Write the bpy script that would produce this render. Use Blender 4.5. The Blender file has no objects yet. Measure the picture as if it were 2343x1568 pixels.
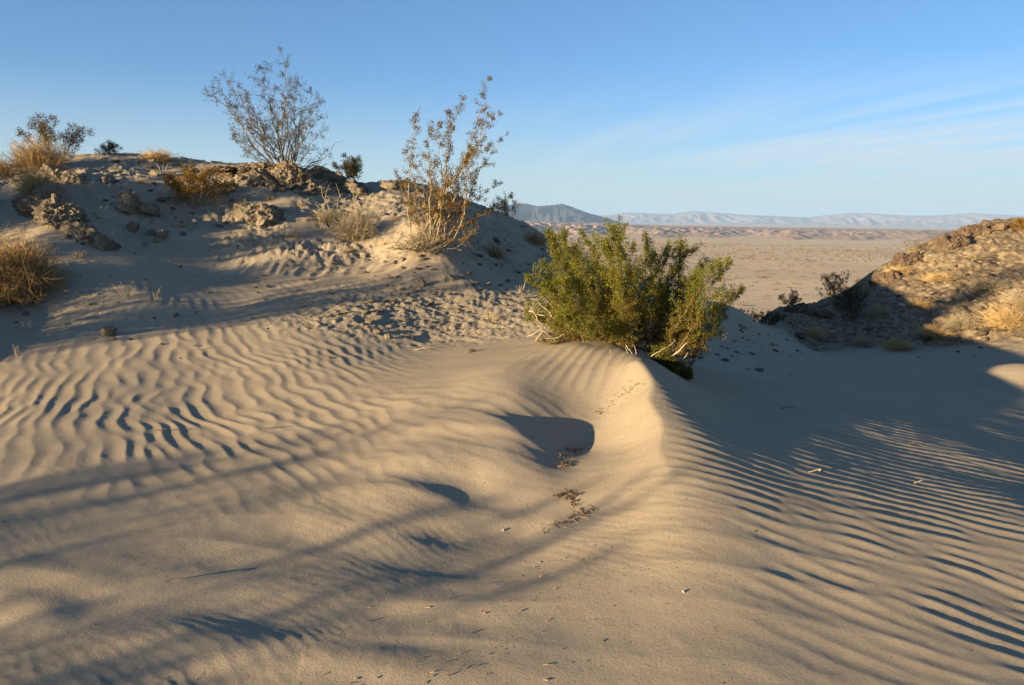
import bpy, math, random
import numpy as np
from mathutils import Matrix, Vector

# ------------------------------------------------------------------ camera
SC = bpy.context.scene
COL = SC.collection
FPX = 1803.0                       # focal length in pixels of a 2342 px wide picture
CX, CY = 1171.0, 784.0
CAM = np.array([0.0, 0.0, 1.6])
PITCH = math.atan(284.0 / FPX)
ROLL = math.radians(0.75)
_f = np.array([0.0, math.cos(PITCH), -math.sin(PITCH)])
_r0 = np.array([1.0, 0.0, 0.0])
_u0 = np.cross(_r0, _f)
_r = _r0 * math.cos(ROLL) + _u0 * math.sin(ROLL)
_u = -_r0 * math.sin(ROLL) + _u0 * math.cos(ROLL)
cam_data = bpy.data.cameras.new('camera')
cam_data.sensor_width = 36.0
cam_data.lens = 36.0 * FPX / 2342.0
cam_data.clip_start = 0.05
cam_data.clip_end = 60000.0
cam = bpy.data.objects.new('camera', cam_data)
COL.objects.link(cam)
cam.matrix_world = Matrix(((_r[0], _u[0], -_f[0], CAM[0]), (_r[1], _u[1], -_f[1], CAM[1]),
                           (_r[2], _u[2], -_f[2], CAM[2]), (0, 0, 0, 1)))
SC.camera = cam

# ------------------------------------------------------------------ light
HAZE = 1.25e-4                      # density of the air, per metre
SUN_AZ = math.radians(53.0)        # light travels 53 degrees to the right of the view direction
SUN_EL = math.radians(7.2)
L_DIR = np.array([math.sin(SUN_AZ) * math.cos(SUN_EL), math.cos(SUN_AZ) * math.cos(SUN_EL), -math.sin(SUN_EL)])
sun_data = bpy.data.lights.new('sun', 'SUN')
sun_data.energy = 5.0
sun_data.color = (1.0, 0.77, 0.46)
sun_data.angle = math.radians(0.53)
sun = bpy.data.objects.new('sun', sun_data)
COL.objects.link(sun)
sun.rotation_euler = Vector(L_DIR).to_track_quat('-Z', 'Y').to_euler()
sun.location = (-40, -30, 20)

world = bpy.data.worlds.new('World')
SC.world = world
world.use_nodes = True
wn, wl = world.node_tree.nodes, world.node_tree.links
wn.clear()
w_out = wn.new('ShaderNodeOutputWorld')
w_bg = wn.new('ShaderNodeBackground')
w_bg.inputs['Strength'].default_value = 0.079
sky = wn.new('ShaderNodeTexSky')
sky.sky_type = 'NISHITA'
sky.sun_disc = False
sky.sun_elevation = SUN_EL
# the sun stands opposite to the direction the light travels
sky.sun_rotation = math.atan2(-L_DIR[0], -L_DIR[1])
sky.altitude = 100.0
sky.air_density = 0.7
sky.dust_density = 0.18
sky.ozone_density = 4.0
# thin cirrus: streaky noise in the direction of view, projected on a high flat layer
w_tc = wn.new('ShaderNodeTexCoord')
w_sep = wn.new('ShaderNodeSeparateXYZ')
wl.new(w_tc.outputs['Generated'], w_sep.inputs[0])


def wmath(op, a, b=None):
    n = wn.new('ShaderNodeMath')
    n.operation = op
    for i, v in enumerate((a, b)):
        if v is None:
            continue
        if isinstance(v, (int, float)):
            n.inputs[i].default_value = v
        else:
            wl.new(v, n.inputs[i])
    return n.outputs[0]


w_z = wmath('MAXIMUM', w_sep.outputs[2], 0.0)
w_zd = wmath('ADD', w_z, 0.006)
w_px = wmath('DIVIDE', w_sep.outputs[0], w_zd)
w_py = wmath('DIVIDE', w_sep.outputs[1], w_zd)
_ca, _sa = math.cos(math.radians(-12)), math.sin(math.radians(-12))   # the streaks run 12 degrees left of the view
w_al = wmath('ADD', wmath('MULTIPLY', w_px, _sa), wmath('MULTIPLY', w_py, _ca))
w_ac = wmath('SUBTRACT', wmath('MULTIPLY', w_px, _ca), wmath('MULTIPLY', w_py, _sa))
w_cmb = wn.new('ShaderNodeCombineXYZ')
wl.new(wmath('ADD', wmath('MULTIPLY', w_ac, 1.25), 1.7), w_cmb.inputs[0])
wl.new(wmath('MULTIPLY', w_al, 0.16), w_cmb.inputs[1])
w_noise = wn.new('ShaderNodeTexNoise')
w_noise.inputs['Scale'].default_value = 1.0
w_noise.inputs['Detail'].default_value = 7.0
w_noise.inputs['Roughness'].default_value = 0.55
w_noise.inputs['Distortion'].default_value = 0.5
wl.new(w_cmb.outputs[0], w_noise.inputs['Vector'])
w_ramp = wn.new('ShaderNodeValToRGB')
w_ramp.color_ramp.elements[0].position = 0.42
w_ramp.color_ramp.elements[0].color = (0, 0, 0, 1)
w_ramp.color_ramp.elements[1].position = 0.64
w_ramp.color_ramp.elements[1].color = (1, 1, 1, 1)
wl.new(w_noise.outputs[0], w_ramp.inputs[0])
w_side = wn.new('ShaderNodeMapRange')            # the cirrus field lies over the eastern half of the sky
w_side.interpolation_type = 'SMOOTHSTEP'
w_side.inputs['From Min'].default_value = -0.15
w_side.inputs['From Max'].default_value = 0.45
wl.new(w_sep.outputs[0], w_side.inputs['Value'])
w_low = wn.new('ShaderNodeMapRange')             # a sheet low over the horizon
w_low.interpolation_type = 'SMOOTHSTEP'
w_low.inputs['From Min'].default_value = 0.20
w_low.inputs['From Max'].default_value = 0.05
wl.new(w_sep.outputs[2], w_low.inputs['Value'])
w_amt = wmath('MULTIPLY', wmath('MULTIPLY', w_ramp.outputs[0], wmath('MULTIPLY', w_side.outputs[0], w_low.outputs[0])), 0.95)
w_mix = wn.new('ShaderNodeMix')
w_mix.data_type = 'RGBA'
w_mix.inputs['B'].default_value = (2.5, 2.9, 3.4, 1)
wl.new(w_amt, w_mix.inputs['Factor'])
w_gam = wn.new('ShaderNodeGamma')
w_gam.inputs['Gamma'].default_value = 0.8
wl.new(sky.outputs[0], w_gam.inputs['Color'])
wl.new(w_gam.outputs[0], w_mix.inputs['A'])
w_veil = wn.new('ShaderNodeMapRange')            # pale haze all round the horizon
w_veil.interpolation_type = 'SMOOTHSTEP'
w_veil.inputs['From Min'].default_value = 0.17
w_veil.inputs['From Max'].default_value = 0.0
w_veil.inputs['To Max'].default_value = 0.72
wl.new(w_sep.outputs[2], w_veil.inputs['Value'])
w_mix2 = wn.new('ShaderNodeMix')
w_mix2.data_type = 'RGBA'
w_mix2.inputs['B'].default_value = (2.15, 2.55, 2.5, 1)
wl.new(w_veil.outputs[0], w_mix2.inputs['Factor'])
wl.new(w_mix.outputs['Result'], w_mix2.inputs['A'])
wl.new(w_mix2.outputs['Result'], w_bg.inputs['Color'])
wl.new(w_bg.outputs[0], w_out.inputs[0])

vs = SC.view_settings
vs.view_transform = 'Standard'
vs.look = 'None'
vs.exposure = 1.82
vs.gamma = 1.0
vs.use_curve_mapping = False
SC.cycles.volume_bounces = 0
SC.cycles.max_bounces = 6


# ------------------------------------------------------------------ helpers
def pix_ray(px, py):
    d = _f + _r * ((px - CX) / FPX) - _u * ((py - CY) / FPX)
    return d


def at_depth(px, py, Y):
    d = pix_ray(px, py)
    return CAM + d * (Y / d[1])


def at_level(px, py, z):
    d = pix_ray(px, py)
    return CAM + d * ((z - CAM[2]) / d[2])


def smooth(a, b, x):
    t = np.clip((np.asarray(x, float) - a) / (b - a), 0, 1)
    return t * t * (3 - 2 * t)


def _hash(ix, iy, seed):
    h = (ix.astype(np.int64) * 374761393 + iy.astype(np.int64) * 668265263 + seed * 1442695041) & 0xFFFFFFFF
    h = ((h ^ (h >> 13)) * 1274126177) & 0xFFFFFFFF
    h = h ^ (h >> 16)
    return (h & 0xFFFF) / 65535.0


def vnoise(x, y, seed=0):
    """gradient noise in -1..1, vectorised"""
    x = np.asarray(x, float)
    y = np.asarray(y, float)
    ix = np.floor(x)
    iy = np.floor(y)
    fx = x - ix
    fy = y - iy
    ux = fx * fx * fx * (fx * (fx * 6 - 15) + 10)
    uy = fy * fy * fy * (fy * (fy * 6 - 15) + 10)

    def g(dx, dy):
        a = _hash(ix + dx, iy + dy, seed) * 6.283185
        return np.cos(a) * (fx - dx) + np.sin(a) * (fy - dy)
    a = g(0, 0)
    b = g(1, 0)
    c = g(0, 1)
    d = g(1, 1)
    return 1.5 * ((a * (1 - ux) + b * ux) * (1 - uy) + (c * (1 - ux) + d * ux) * uy)


def fbm(x, y, seed=0, octv=4, gain=0.5):
    s = 0
    a = 1.0
    for o in range(octv):
        s = s + a * vnoise(x * 2 ** o + o * 17.3, y * 2 ** o - o * 9.1, seed + o)
        a *= gain
    return s


def ridged(x, y, seed=0, octv=4, gain=0.5):
    s = 0
    a = 1.0
    for o in range(octv):
        s = s + a * (1 - np.abs(vnoise(x * 2 ** o + o * 17.3, y * 2 ** o - o * 9.1, seed + o)) * 1.6)
        a *= gain
    return s


def mesh_from(name, verts, faces, smooth_shade=True, uniform=None):
    """verts (n,3) array, faces (m,k) int array of one face size"""
    me = bpy.data.meshes.new(name)
    verts = np.asarray(verts, np.float32)
    faces = np.asarray(faces, np.int32)
    n, m, k = len(verts), len(faces), faces.shape[1]
    me.vertices.add(n)
    me.vertices.foreach_set('co', verts.ravel())
    me.loops.add(m * k)
    me.loops.foreach_set('vertex_index', faces.ravel())
    me.polygons.add(m)
    me.polygons.foreach_set('loop_start', np.arange(0, m * k, k, dtype=np.int32))
    try:
        me.polygons.foreach_set('loop_total', np.full(m, k, dtype=np.int32))
    except Exception:
        pass
    me.polygons.foreach_set('use_smooth', np.full(m, bool(smooth_shade)))
    me.update(calc_edges=True)
    return me


def set_attr(me, name, vals):
    a = me.attributes.new(name, 'FLOAT', 'POINT')
    a.data.foreach_set('value', np.asarray(vals, np.float32))


def set_col(me, name, cols, domain='POINT'):
    a = me.attributes.new(name, 'FLOAT_COLOR', domain)
    c = np.ones((len(cols), 4), np.float32)
    c[:, :3] = cols
    a.data.foreach_set('color', c.ravel())


def link(name, me, mat=None, parent=None, loc=None, label=None, cat=None, group=None, kind=None):
    o = bpy.data.objects.new(name, me)
    COL.objects.link(o)
    if mat is not None and me is not None and len(me.materials) == 0:
        me.materials.append(mat)
    if parent is not None:
        o.parent = parent
    if loc is not None:
        o.location = loc
    if label:
        o['label'] = label
    if cat:
        o['category'] = cat
    if group:
        o['group'] = group
    if kind:
        o['kind'] = kind
    return o


# ------------------------------------------------------------------ materials
class NT:
    """small helper to write shader graphs"""

    def __init__(self, name):
        self.m = bpy.data.materials.new(name)
        self.m.use_nodes = True
        self.t = self.m.node_tree
        self.t.nodes.clear()
        self.out = self.t.nodes.new('ShaderNodeOutputMaterial')

    def n(self, kind, **kw):
        nd = self.t.nodes.new(kind)
        for k, v in kw.items():
            setattr(nd, k, v)
        return nd

    def set(self, nd, key, v):
        s = nd.inputs[key]
        if hasattr(v, 'links') or isinstance(v, bpy.types.NodeSocket):
            self.t.links.new(v, s)
        else:
            s.default_value = v

    def math(self, op, a, b=None, clamp=False):
        nd = self.n('ShaderNodeMath', operation=op, use_clamp=clamp)
        self.set(nd, 0, a)
        if b is not None:
            self.set(nd, 1, b)
        return nd.outputs[0]

    def noise(self, scale, detail=3, rough=0.5, vec=None, dist=0.0):
        nd = self.n('ShaderNodeTexNoise')
        nd.inputs['Scale'].default_value = scale
        nd.inputs['Detail'].default_value = detail
        nd.inputs['Roughness'].default_value = rough
        nd.inputs['Distortion'].default_value = dist
        if vec is not None:
            self.set(nd, 'Vector', vec)
        return nd.outputs[0]

    def ramp(self, fac, stops):
        nd = self.n('ShaderNodeValToRGB')
        el = nd.color_ramp.elements
        while len(el) < len(stops):
            el.new(0.5)
        for e, (p, c) in zip(el, stops):
            e.position = p
            e.color = (*c, 1) if len(c) == 3 else c
        self.set(nd, 0, fac)
        return nd.outputs[0]

    def mix(self, fac, a, b, mode='MIX'):
        nd = self.n('ShaderNodeMix', data_type='RGBA', blend_type=mode)
        self.set(nd, 'Factor', fac)
        for k, v in (('A', a), ('B', b)):
            if isinstance(v, tuple):
                nd.inputs[k].default_value = (*v, 1)
            else:
                self.t.links.new(v, nd.inputs[k])
        return nd.outputs['Result']

    def attr(self, name, out='Fac'):
        nd = self.n('ShaderNodeAttribute')
        nd.attribute_name = name
        return nd.outputs[out]

    def bump(self, height, strength, dist, normal=None):
        nd = self.n('ShaderNodeBump')
        nd.inputs['Strength'].default_value = strength
        nd.inputs['Distance'].default_value = dist
        self.set(nd, 'Height', height)
        if normal is not None:
            self.set(nd, 'Normal', normal)
        return nd.outputs[0]

    def bsdf(self, color, rough=0.9, normal=None, spec=0.2):
        nd = self.n('ShaderNodeBsdfPrincipled')
        if isinstance(color, tuple):
            nd.inputs['Base Color'].default_value = (*color, 1)
        else:
            self.set(nd, 'Base Color', color)
        self.set(nd, 'Roughness', rough)
        nd.inputs['Specular IOR Level'].default_value = spec
        if normal is not None:
            self.set(nd, 'Normal', normal)
        return nd.outputs[0]

    def done(self, shader):
        self.t.links.new(shader, self.out.inputs[0])
        return self.m

# ------------------------------------------------------------------ terrain: the large form
_cp = []


def cz(*pts):
    for px, py, z in pts:
        _cp.append(at_level(px, py, z))


def cy(*pts):
    for px, py, Y in pts:
        _cp.append(at_depth(px, py, Y))


def cw(*pts):
    for p in pts:
        _cp.append(np.array(p, float))


# near sand
cz((0, 1568, 0.0), (600, 1568, 0.0), (1171, 1568, 0.02), (1700, 1568, 0.03), (2342, 1568, 0.01))
cz((0, 1400, 0.0), (600, 1400, 0.0), (1171, 1400, 0.02), (1500, 1400, 0.06), (1900, 1400, 0.04), (2342, 1400, -0.01))
cz((0, 1200, 0.03), (500, 1200, 0.04), (900, 1220, 0.01), (1240, 1230, -0.01), (1420, 1200, 0.08), (1560, 1200, 0.16),
   (1750, 1200, 0.15), (2000, 1200, 0.10), (2342, 1200, 0.03))
cz((0, 1000, 0.13), (250, 1000, 0.12), (500, 1000, 0.11), (750, 1010, 0.13), (550, 1100, 0.08), (850, 1100, 0.06), (1080, 1130, 0.0))
# the right crest of the tail dune and the sand falling away behind it
cz((1545, 1120, 0.20), (1535, 1060, 0.24), (1515, 990, 0.285), (1492, 930, 0.34), (1480, 870, 0.41), (1468, 834, 0.47))
cz((1700, 1050, 0.215), (2000, 1050, 0.065), (2342, 1050, -0.13))
cz((1650, 950, 0.235), (1800, 950, 0.16), (2000, 950, 0.01), (2342, 950, -0.33))
cz((1580, 880, 0.25), (1700, 880, 0.12), (1900, 880, -0.13))
# the hollow: its floor, the lit right wall, the dim left wall
cz((1430, 890, 0.335), (1375, 945, 0.205), (1325, 1010, 0.105), (1300, 1070, 0.055), (1290, 1140, 0.025), (1265, 1210, 0.015))
cz((1440, 1040, 0.17), (1440, 960, 0.25), (1370, 1090, 0.09))
cz((1340, 870, 0.36), (1290, 900, 0.30), (1270, 950, 0.215), (1230, 1000, 0.15), (1250, 850, 0.405), (1190, 1050, 0.10), (1130, 960, 0.235))
# the left crest of the tail dune
cz((1335, 783, 0.53), (1240, 815, 0.46), (1150, 850, 0.40), (1060, 885, 0.33), (950, 920, 0.26), (800, 955, 0.19))
cz((1180, 900, 0.335), (1000, 1000, 0.17))
# flat with big ripples rising to the hill
cy((0, 850, 6.7), (300, 850, 6.7), (600, 850, 6.7), (900, 810, 7.4), (1100, 785, 7.9), (1240, 765, 8.0))
cy((0, 750, 8.0), (300, 740, 8.2), (600, 710, 8.9), (800, 690, 9.2), (1000, 660, 9.9), (1150, 665, 10.3), (1250, 700, 9.5), (1400, 740, 9.2))
cy((0, 665, 8.9), (130, 645, 9.1), (300, 622, 9.5), (500, 612, 10.5), (700, 600, 10.9), (850, 592, 11.2))
# the hill
cy((0, 560, 9.9), (100, 545, 10.0), (300, 545, 10.8), (480, 545, 11.3), (640, 535, 11.6), (760, 545, 11.8))
cy((0, 470, 11.0), (150, 460, 11.2), (300, 465, 11.8), (450, 465, 12.3), (600, 470, 12.5), (740, 480, 12.7), (850, 520, 12.2),
   (1000, 562, 10.9), (1110, 570, 12.3), (1200, 600, 12.6))
cy((0, 392, 13.4), (100, 372, 13.8), (200, 358, 14.2), (330, 356, 14.6), (420, 373, 14.4), (500, 379, 14.2), (600, 386, 14.0),
   (665, 390, 13.8), (760, 408, 15.0), (850, 432, 16.5), (920, 433, 17.0), (1000, 447, 17.0), (1090, 471, 16.6), (1150, 491, 16.4),
   (1210, 517, 16.2), (1250, 546, 16.0), (1330, 590, 15.6), (1420, 630, 15.3), (1550, 668, 15.0), (1690, 708, 15.0))
cy((1500, 720, 12.0), (1620, 745, 12.2), (1720, 770, 12.8), (1800, 800, 13.5), (1600, 810, 9.6), (1750, 840, 10.2))
# gully floor
cy((1870, 800, 17.2), (1790, 762, 18.0), (2000, 803, 17.0), (2150, 802, 16.8), (2342, 800, 16.4), (2000, 845, 12.6), (2342, 850, 12.4),
   (1745, 735, 19.2))
# the right hill
cy((1755, 722, 21.5), (1810, 702, 22.0), (1950, 682, 22.4), (2012, 625, 23.0), (2080, 592, 23.4), (2140, 560, 23.6), (2200, 537, 24.0), (2280, 517, 24.2), (2342, 509, 24.4))
cy((1870, 745, 19.8), (2000, 735, 19.6), (2120, 700, 20.0), (2120, 640, 21.8), (2240, 640, 21.4), (2342, 640, 21.0), (2342, 575, 22.6), (2342, 730, 18.4), (2230, 730, 18.8))
# hidden: behind the crests, outside the frame
cw((-9.5, 19.5, 2.2), (-4.5, 19.5, 1.2), (-1.0, 22.5, 0.0), (1.5, 22, -1.0), (4.5, 21.0, -2.4), (6.2, 24, -4.0), (9, 29, -3.4), (14, 29, -0.6), (20, 30, 0.4),
   (-10, 27, 0.2), (0, 30, -3.5), (8, 36, -6), (18, 38, -3.5))
cw((21, 22, 1.9), (27, 17, 1.2), (17, 15, -0.6), (12, 9.5, -0.75), (9, 5.5, -0.45), (5, 2.0, -0.1), (14, 3, -0.6), (24, 5, 0))
cw((-8.2, 9.0, 1.05), (-9.3, 10.0, 2.1), (-8.0, 10.6, 1.75), (-11, 14, 2.5), (-6.5, 6.2, 0.45), (-5, 3.2, 0.1), (-8, 3, 0.25), (-12, 9.0, 2.2), (-16, 12, 2.2), (-15, 4, 0.4), (-22, 8, 1.0))
cw((0, 0.4, 0.0), (1.5, 0.8, -0.03), (-1.5, 0.8, 0.0), (0, -2, 0.0), (-4, -3, 0.0), (4, -3, -0.1), (-12, -6, 0), (0, -12, 0), (12, -8, -0.2), (-25, -15, 0), (25, -15, 0), (0, -30, 0), (-30, 5, 0.6), (30, -5, 0))
CP = np.array(_cp)


def warp(x, y):
    r = np.sqrt(x * x + y * y)
    s = np.log1p(r / 1.2) / np.maximum(r, 1e-6)
    return x * s, y * s


_cu, _cv = warp(CP[:, 0], CP[:, 1])


def _tps_k(r2):
    return 0.5 * r2 * np.log(r2 + 1e-9)


_n = len(CP)
_A = np.zeros((_n + 3, _n + 3))
_A[:_n, :_n] = _tps_k((_cu[:, None] - _cu[None]) ** 2 + (_cv[:, None] - _cv[None]) ** 2) + np.eye(_n) * 5e-4
_A[:_n, _n] = 1
_A[:_n, _n + 1] = _cu
_A[:_n, _n + 2] = _cv
_A[_n:, :_n] = _A[:_n, _n:].T
_W = np.linalg.solve(_A, np.concatenate([CP[:, 2], [0, 0, 0]]))


def base_z(x, y):
    sh = np.shape(x)
    x = np.ravel(x).astype(float)
    y = np.ravel(y).astype(float)
    u, v = warp(x, y)
    out = _W[_n] + _W[_n + 1] * u + _W[_n + 2] * v
    for i in range(_n):
        out += _W[i] * _tps_k((u - _cu[i]) ** 2 + (v - _cv[i]) ** 2)
    return out.reshape(sh)


# ------------------------------------------------------------------ terrain: regions on the ground (metres)
def blob(x, y, p, rx, ry, rot=0.0, soft=0.5):
    c, s = math.cos(rot), math.sin(rot)
    dx, dy = x - p[0], y - p[1]
    a = (dx * c + dy * s) / rx
    b = (-dx * s + dy * c) / ry
    return 1 - smooth(1 - soft, 1 + soft, np.sqrt(a * a + b * b))


def wave_field(x, y, kdir, lam, spread, nw, seed, kspread=0.12):
    rng = np.random.RandomState(seed)
    A = np.zeros(np.shape(x), complex)
    for i in range(nw):
        th = kdir + rng.normal() * spread
        k = 2 * math.pi / (lam * (1 + rng.normal() * kspread))
        A += np.exp(1j * (k * (x * math.cos(th) + y * math.sin(th)) + rng.uniform(0, 6.283)))
    return A / math.sqrt(nw)


def ripple_profile(A, norm=0.45, lee=0.46):
    s = (np.angle(A) / (2 * math.pi)) % 1.0
    up = s / (1 - lee)
    dn = (s - (1 - lee)) / lee
    h = np.where(s < 1 - lee, np.clip(up, 0, 1) ** 1.5, (1 - np.clip(dn, 0, 1)) ** 1.5)
    return (h - 0.45) * np.clip(np.abs(A) / norm, 0, 1.0)


def poly_xy(pts, z=0.02):
    return np.array([at_level(px, py, z)[:2] for px, py in pts])


def poly_dist(x, y, P):
    """signed distance to an open polyline (positive on its far/left side) and fade at the ends"""
    best = np.full(np.shape(x), 1e9)
    sgn = np.zeros(np.shape(x))
    tt = np.zeros(np.shape(x))
    L = np.concatenate([[0], np.cumsum(np.linalg.norm(np.diff(P, axis=0), axis=1))])
    for i in range(len(P) - 1):
        a, b = P[i], P[i + 1]
        d = b - a
        l2 = d @ d
        t = np.clip(((x - a[0]) * d[0] + (y - a[1]) * d[1]) / l2, 0, 1)
        qx, qy = x - a[0] - t * d[0], y - a[1] - t * d[1]
        dd = np.hypot(qx, qy)
        m = dd < best
        best = np.where(m, dd, best)
        sgn = np.where(m, np.sign(d[0] * qy - d[1] * qx), sgn)
        tt = np.where(m, (L[i] + t * math.sqrt(l2)) / L[-1], tt)
    return best * sgn, tt


# scarp lines in the near sand: thin bright edges, seen from left to right
SCARPS = [
    (poly_xy([(-60, 1262), (60, 1262), (150, 1280), (260, 1315), (380, 1330), (560, 1328), (700, 1336), (900, 1341), (1060, 1336), (1180, 1325), (1280, 1300)]), 0.020, 0.22),
    (poly_xy([(-80, 1280), (0, 1290), (90, 1310), (190, 1335), (300, 1355)]), 0.020, 0.16),
    (poly_xy([(-80, 1325), (0, 1345), (100, 1368), (220, 1390)]), 0.018, 0.16),
    (poly_xy([(-80, 1370), (0, 1382), (100, 1402), (200, 1410)]), 0.016, 0.16),
    (poly_xy([(60, 1460), (160, 1447), (300, 1445), (400, 1438), (480, 1448), (560, 1474), (640, 1483), (700, 1480), (760, 1492), (900, 1498), (1040, 1493), (1150, 1480)]), 0.024, 0.20),
    (poly_xy([(500, 1520), (560, 1542), (680, 1550), (760, 1535), (850, 1525), (960, 1535), (1100, 1543), (1220, 1530), (1400, 1500)]), 0.018, 0.20),
    (poly_xy([(830, 1393), (940, 1390), (1030, 1387), (1060, 1384), (1160, 1365), (1300, 1350), (1480, 1300)]), 0.020, 0.20),
    (poly_xy([(700, 1440), (830, 1437), (1000, 1440), (1120, 1425)]), 0.012, 0.13),
    (poly_xy([(600, 1155), (660, 1165), (760, 1205), (860, 1232), (980, 1252), (1080, 1256), (1200, 1245), (1330, 1215)]), 0.020, 0.22),
    (poly_xy([(780, 1195), (900, 1200), (1040, 1198), (1120, 1190), (1200, 1192), (1300, 1185)]), 0.016, 0.18),
    (poly_xy([(1250, 1240), (1400, 1230), (1500, 1210)]), 0.006, 0.15),
]

# low transverse ridges in the hollow whose far sides lie in shadow: crest middle, direction of the crest, half width, height, length of front and lee
LOBES = [(at_level(1165, 1038, 0.10), -0.42, 0.55, 0.105, 0.80, 0.45), (at_level(1030, 1092, 0.07), -0.18, 0.65, 0.10, 0.90, 0.45), (at_level(945, 1152, 0.04), -0.15, 0.45, 0.045, 0.60, 0.28)]
CREST2 = np.array([at_level(px, py, zz)[:2] for px, py, zz in [(1345, 778, 0.54), (1290, 797, 0.5), (1240, 815, 0.46), (1150, 850, 0.40), (1060, 885, 0.33), (950, 920, 0.26), (800, 955, 0.19)]])
# the sharp crest of the tail dune
CREST = np.array([at_level(px, py, zz)[:2] for px, py, zz in [(1458, 826, 0.5), (1478, 843, 0.48), (1492, 864, 0.45), (1493, 884, 0.42), (1481, 906, 0.395), (1494, 930, 0.37), (1512, 958, 0.345), (1514, 985, 0.32), (1508, 1015, 0.30), (1524, 1050, 0.275), (1548, 1110, 0.235), (1560, 1200, 0.17)]])


def terrain_fields(x, y):
    """height and material weights for ground points"""
    r = np.hypot(x, y)
    z = base_z(x, y)
    P = {}
    # --- regions
    ripL = np.maximum.reduce([
        blob(x, y, (-3.3, 7.0), 3.6, 2.0, 0.25, 0.35),
        blob(x, y, (-1.3, 7.5), 1.5, 1.0, 0.15, 0.5),
        blob(x, y, (-2.6, 5.5), 2.6, 1.3, -0.1, 0.55),
        blob(x, y, (-2.8, 9.3), 1.9, 0.8, 0.0, 0.5)])
    ripL = ripL * (1 - blob(x, y, (0.35, 6.6), 1.3, 0.9, 0.2, 0.4))
    crest_w = np.maximum(blob(x, y, (1.05, 5.4), 0.45, 1.6, -0.15, 0.7), 0)
    ripR = np.maximum(blob(x, y, (3.6, 5.2), 2.9, 4.2, 0.15, 0.3), blob(x, y, (6.0, 9.0), 4.0, 3.2, 0.5, 0.4))
    ripR = ripR * smooth(0.0, 0.5, x - 0.30 - 0.22 * (y - 2.9) + 0.14 * vnoise(x * 2, y * 2, 5))
    crust = np.maximum.reduce([
        blob(x, y, (-0.4, 9.2), 2.2, 1.15, 0.1, 0.5),
        blob(x, y, (-1.5, 8.6), 1.0, 0.6, 0.2, 0.6),
        blob(x, y, (-5.3, 8.2), 1.2, 0.8, 0.1, 0.6) * 0.6])
    hill = smooth(10.2, 11.6, y - 0.05 * x) * smooth(4.0, 1.5, x + 0.3 * (y - 12)) * smooth(24, 19, y)
    wob = 0.5 * vnoise(x * 0.8, y * 0.8, 91)
    hillR = smooth(16.5, 17.6, y + 0.10 * (x - 10) + wob) * smooth(6.1, 6.9, x + 0.4 * wob) * smooth(30, 25, y) * smooth(30, 24, x)
    slopeR = blob(x, y, (4.1, 12.3), 2.2, 1.6, -0.4, 0.5)
    nz = fbm(x * 1.3, y * 1.3, 31, 3)
    z = z + 0.02 * np.exp(-(((x + 0.95) / 0.75) ** 2 + ((y - 11.1) / 0.6) ** 2))
    z = z + 0.30 * np.exp(-(((x - 6.9) / 0.9) ** 2 + ((y - 10.4) / 0.55) ** 2))
    # --- broad unevenness
    z = z + 0.02 * fbm(x * 0.7, y * 0.7, 3, 3) * smooth(2.5, 7, r)
    m = (np.abs(x - 1.1) < 2) & (np.abs(y - 5.2) < 2.2)
    d, t = poly_dist(x[m], y[m], CREST)
    z[m] += 0.04 * np.exp(-np.sqrt(d * d + 0.0003) / 0.11) * (1 - smooth(0.35, 1.0, t))
    m = (np.abs(x - 0.0) < 2.2) & (np.abs(y - 6.2) < 1.6)
    d, t = poly_dist(x[m], y[m], CREST2)
    z[m] += 0.035 * np.exp(-np.sqrt(d * d + 0.0004) / 0.18) * (1 - smooth(0.4, 1.0, t)) * smooth(0, 0.12, t)
    # --- lobes in the hollow
    for c, an, hw, h, front, lee in LOBES:
        dx, dy = x - c[0], y - c[1]
        m = (np.abs(dx) < 1.5) & (np.abs(dy) < 1.5)
        if not m.any():
            continue
        v = (dx[m] * math.cos(an) + dy[m] * math.sin(an)) / hw
        u = -dx[m] * math.sin(an) + dy[m] * math.cos(an)
        u = u + 0.12 * hw * v * v + 0.02 * vnoise(x[m] * 4, y[m] * 4, 93)
        lat = np.exp(-v * v)
        prof = np.where(u <= 0, 1 - smooth(0, front, -u), 1 - smooth(0, lee, u))
        z[m] += h * lat * prof
    # --- scarps
    for Q, h, back in SCARPS:
        x0, x1, y0, y1 = Q[:, 0].min() - .5, Q[:, 0].max() + .5, Q[:, 1].min() - .5, Q[:, 1].max() + .5
        m = (x > x0) & (x < x1) & (y > y0) & (y < y1)
        if not m.any():
            continue
        xx, yy = x[m], y[m]
        d, t = poly_dist(xx, yy, Q)
        d = d + 0.02 * vnoise(xx * 2.2, yy * 2.2, 77)
        fade = smooth(0, 0.3, t) * (1 - smooth(0.65, 1.0, t))
        # high on the near side, falling with a long tail on the far side
        prof = np.where(d <= 0, 1 - smooth(0, back, -d), 1 - smooth(0, back * 1.05, d))
        z[m] += 0.85 * h * fade * prof
    # --- wind ripples
    wx = x + 0.16 * vnoise(x * 0.8, y * 0.8, 11) + 0.035 * vnoise(x * 3.1, y * 3.1, 18)
    wy = y + 0.16 * vnoise(x * 0.8, y * 0.8, 12) + 0.035 * vnoise(x * 3.1, y * 3.1, 19)
    A1 = wave_field(wx, wy, math.radians(20), 0.130, 0.14, 16, 5)
    A2 = wave_field(wx, wy, math.radians(38), 0.126, 0.14, 16, 6)
    A3 = wave_field(wx, wy, math.radians(57), 0.120, 0.12, 16, 7)
    w1 = smooth(-1.8, -4.0, x + 0.25 * (y - 6.5))
    w3 = smooth(-1.6, -0.2, x + 0.1 * (y - 7))
    A = A1 * w1 + A2 * (1 - w1) * (1 - w3) + A3 * w3
    fine = np.clip(1 - crust, 0, 1)
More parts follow.
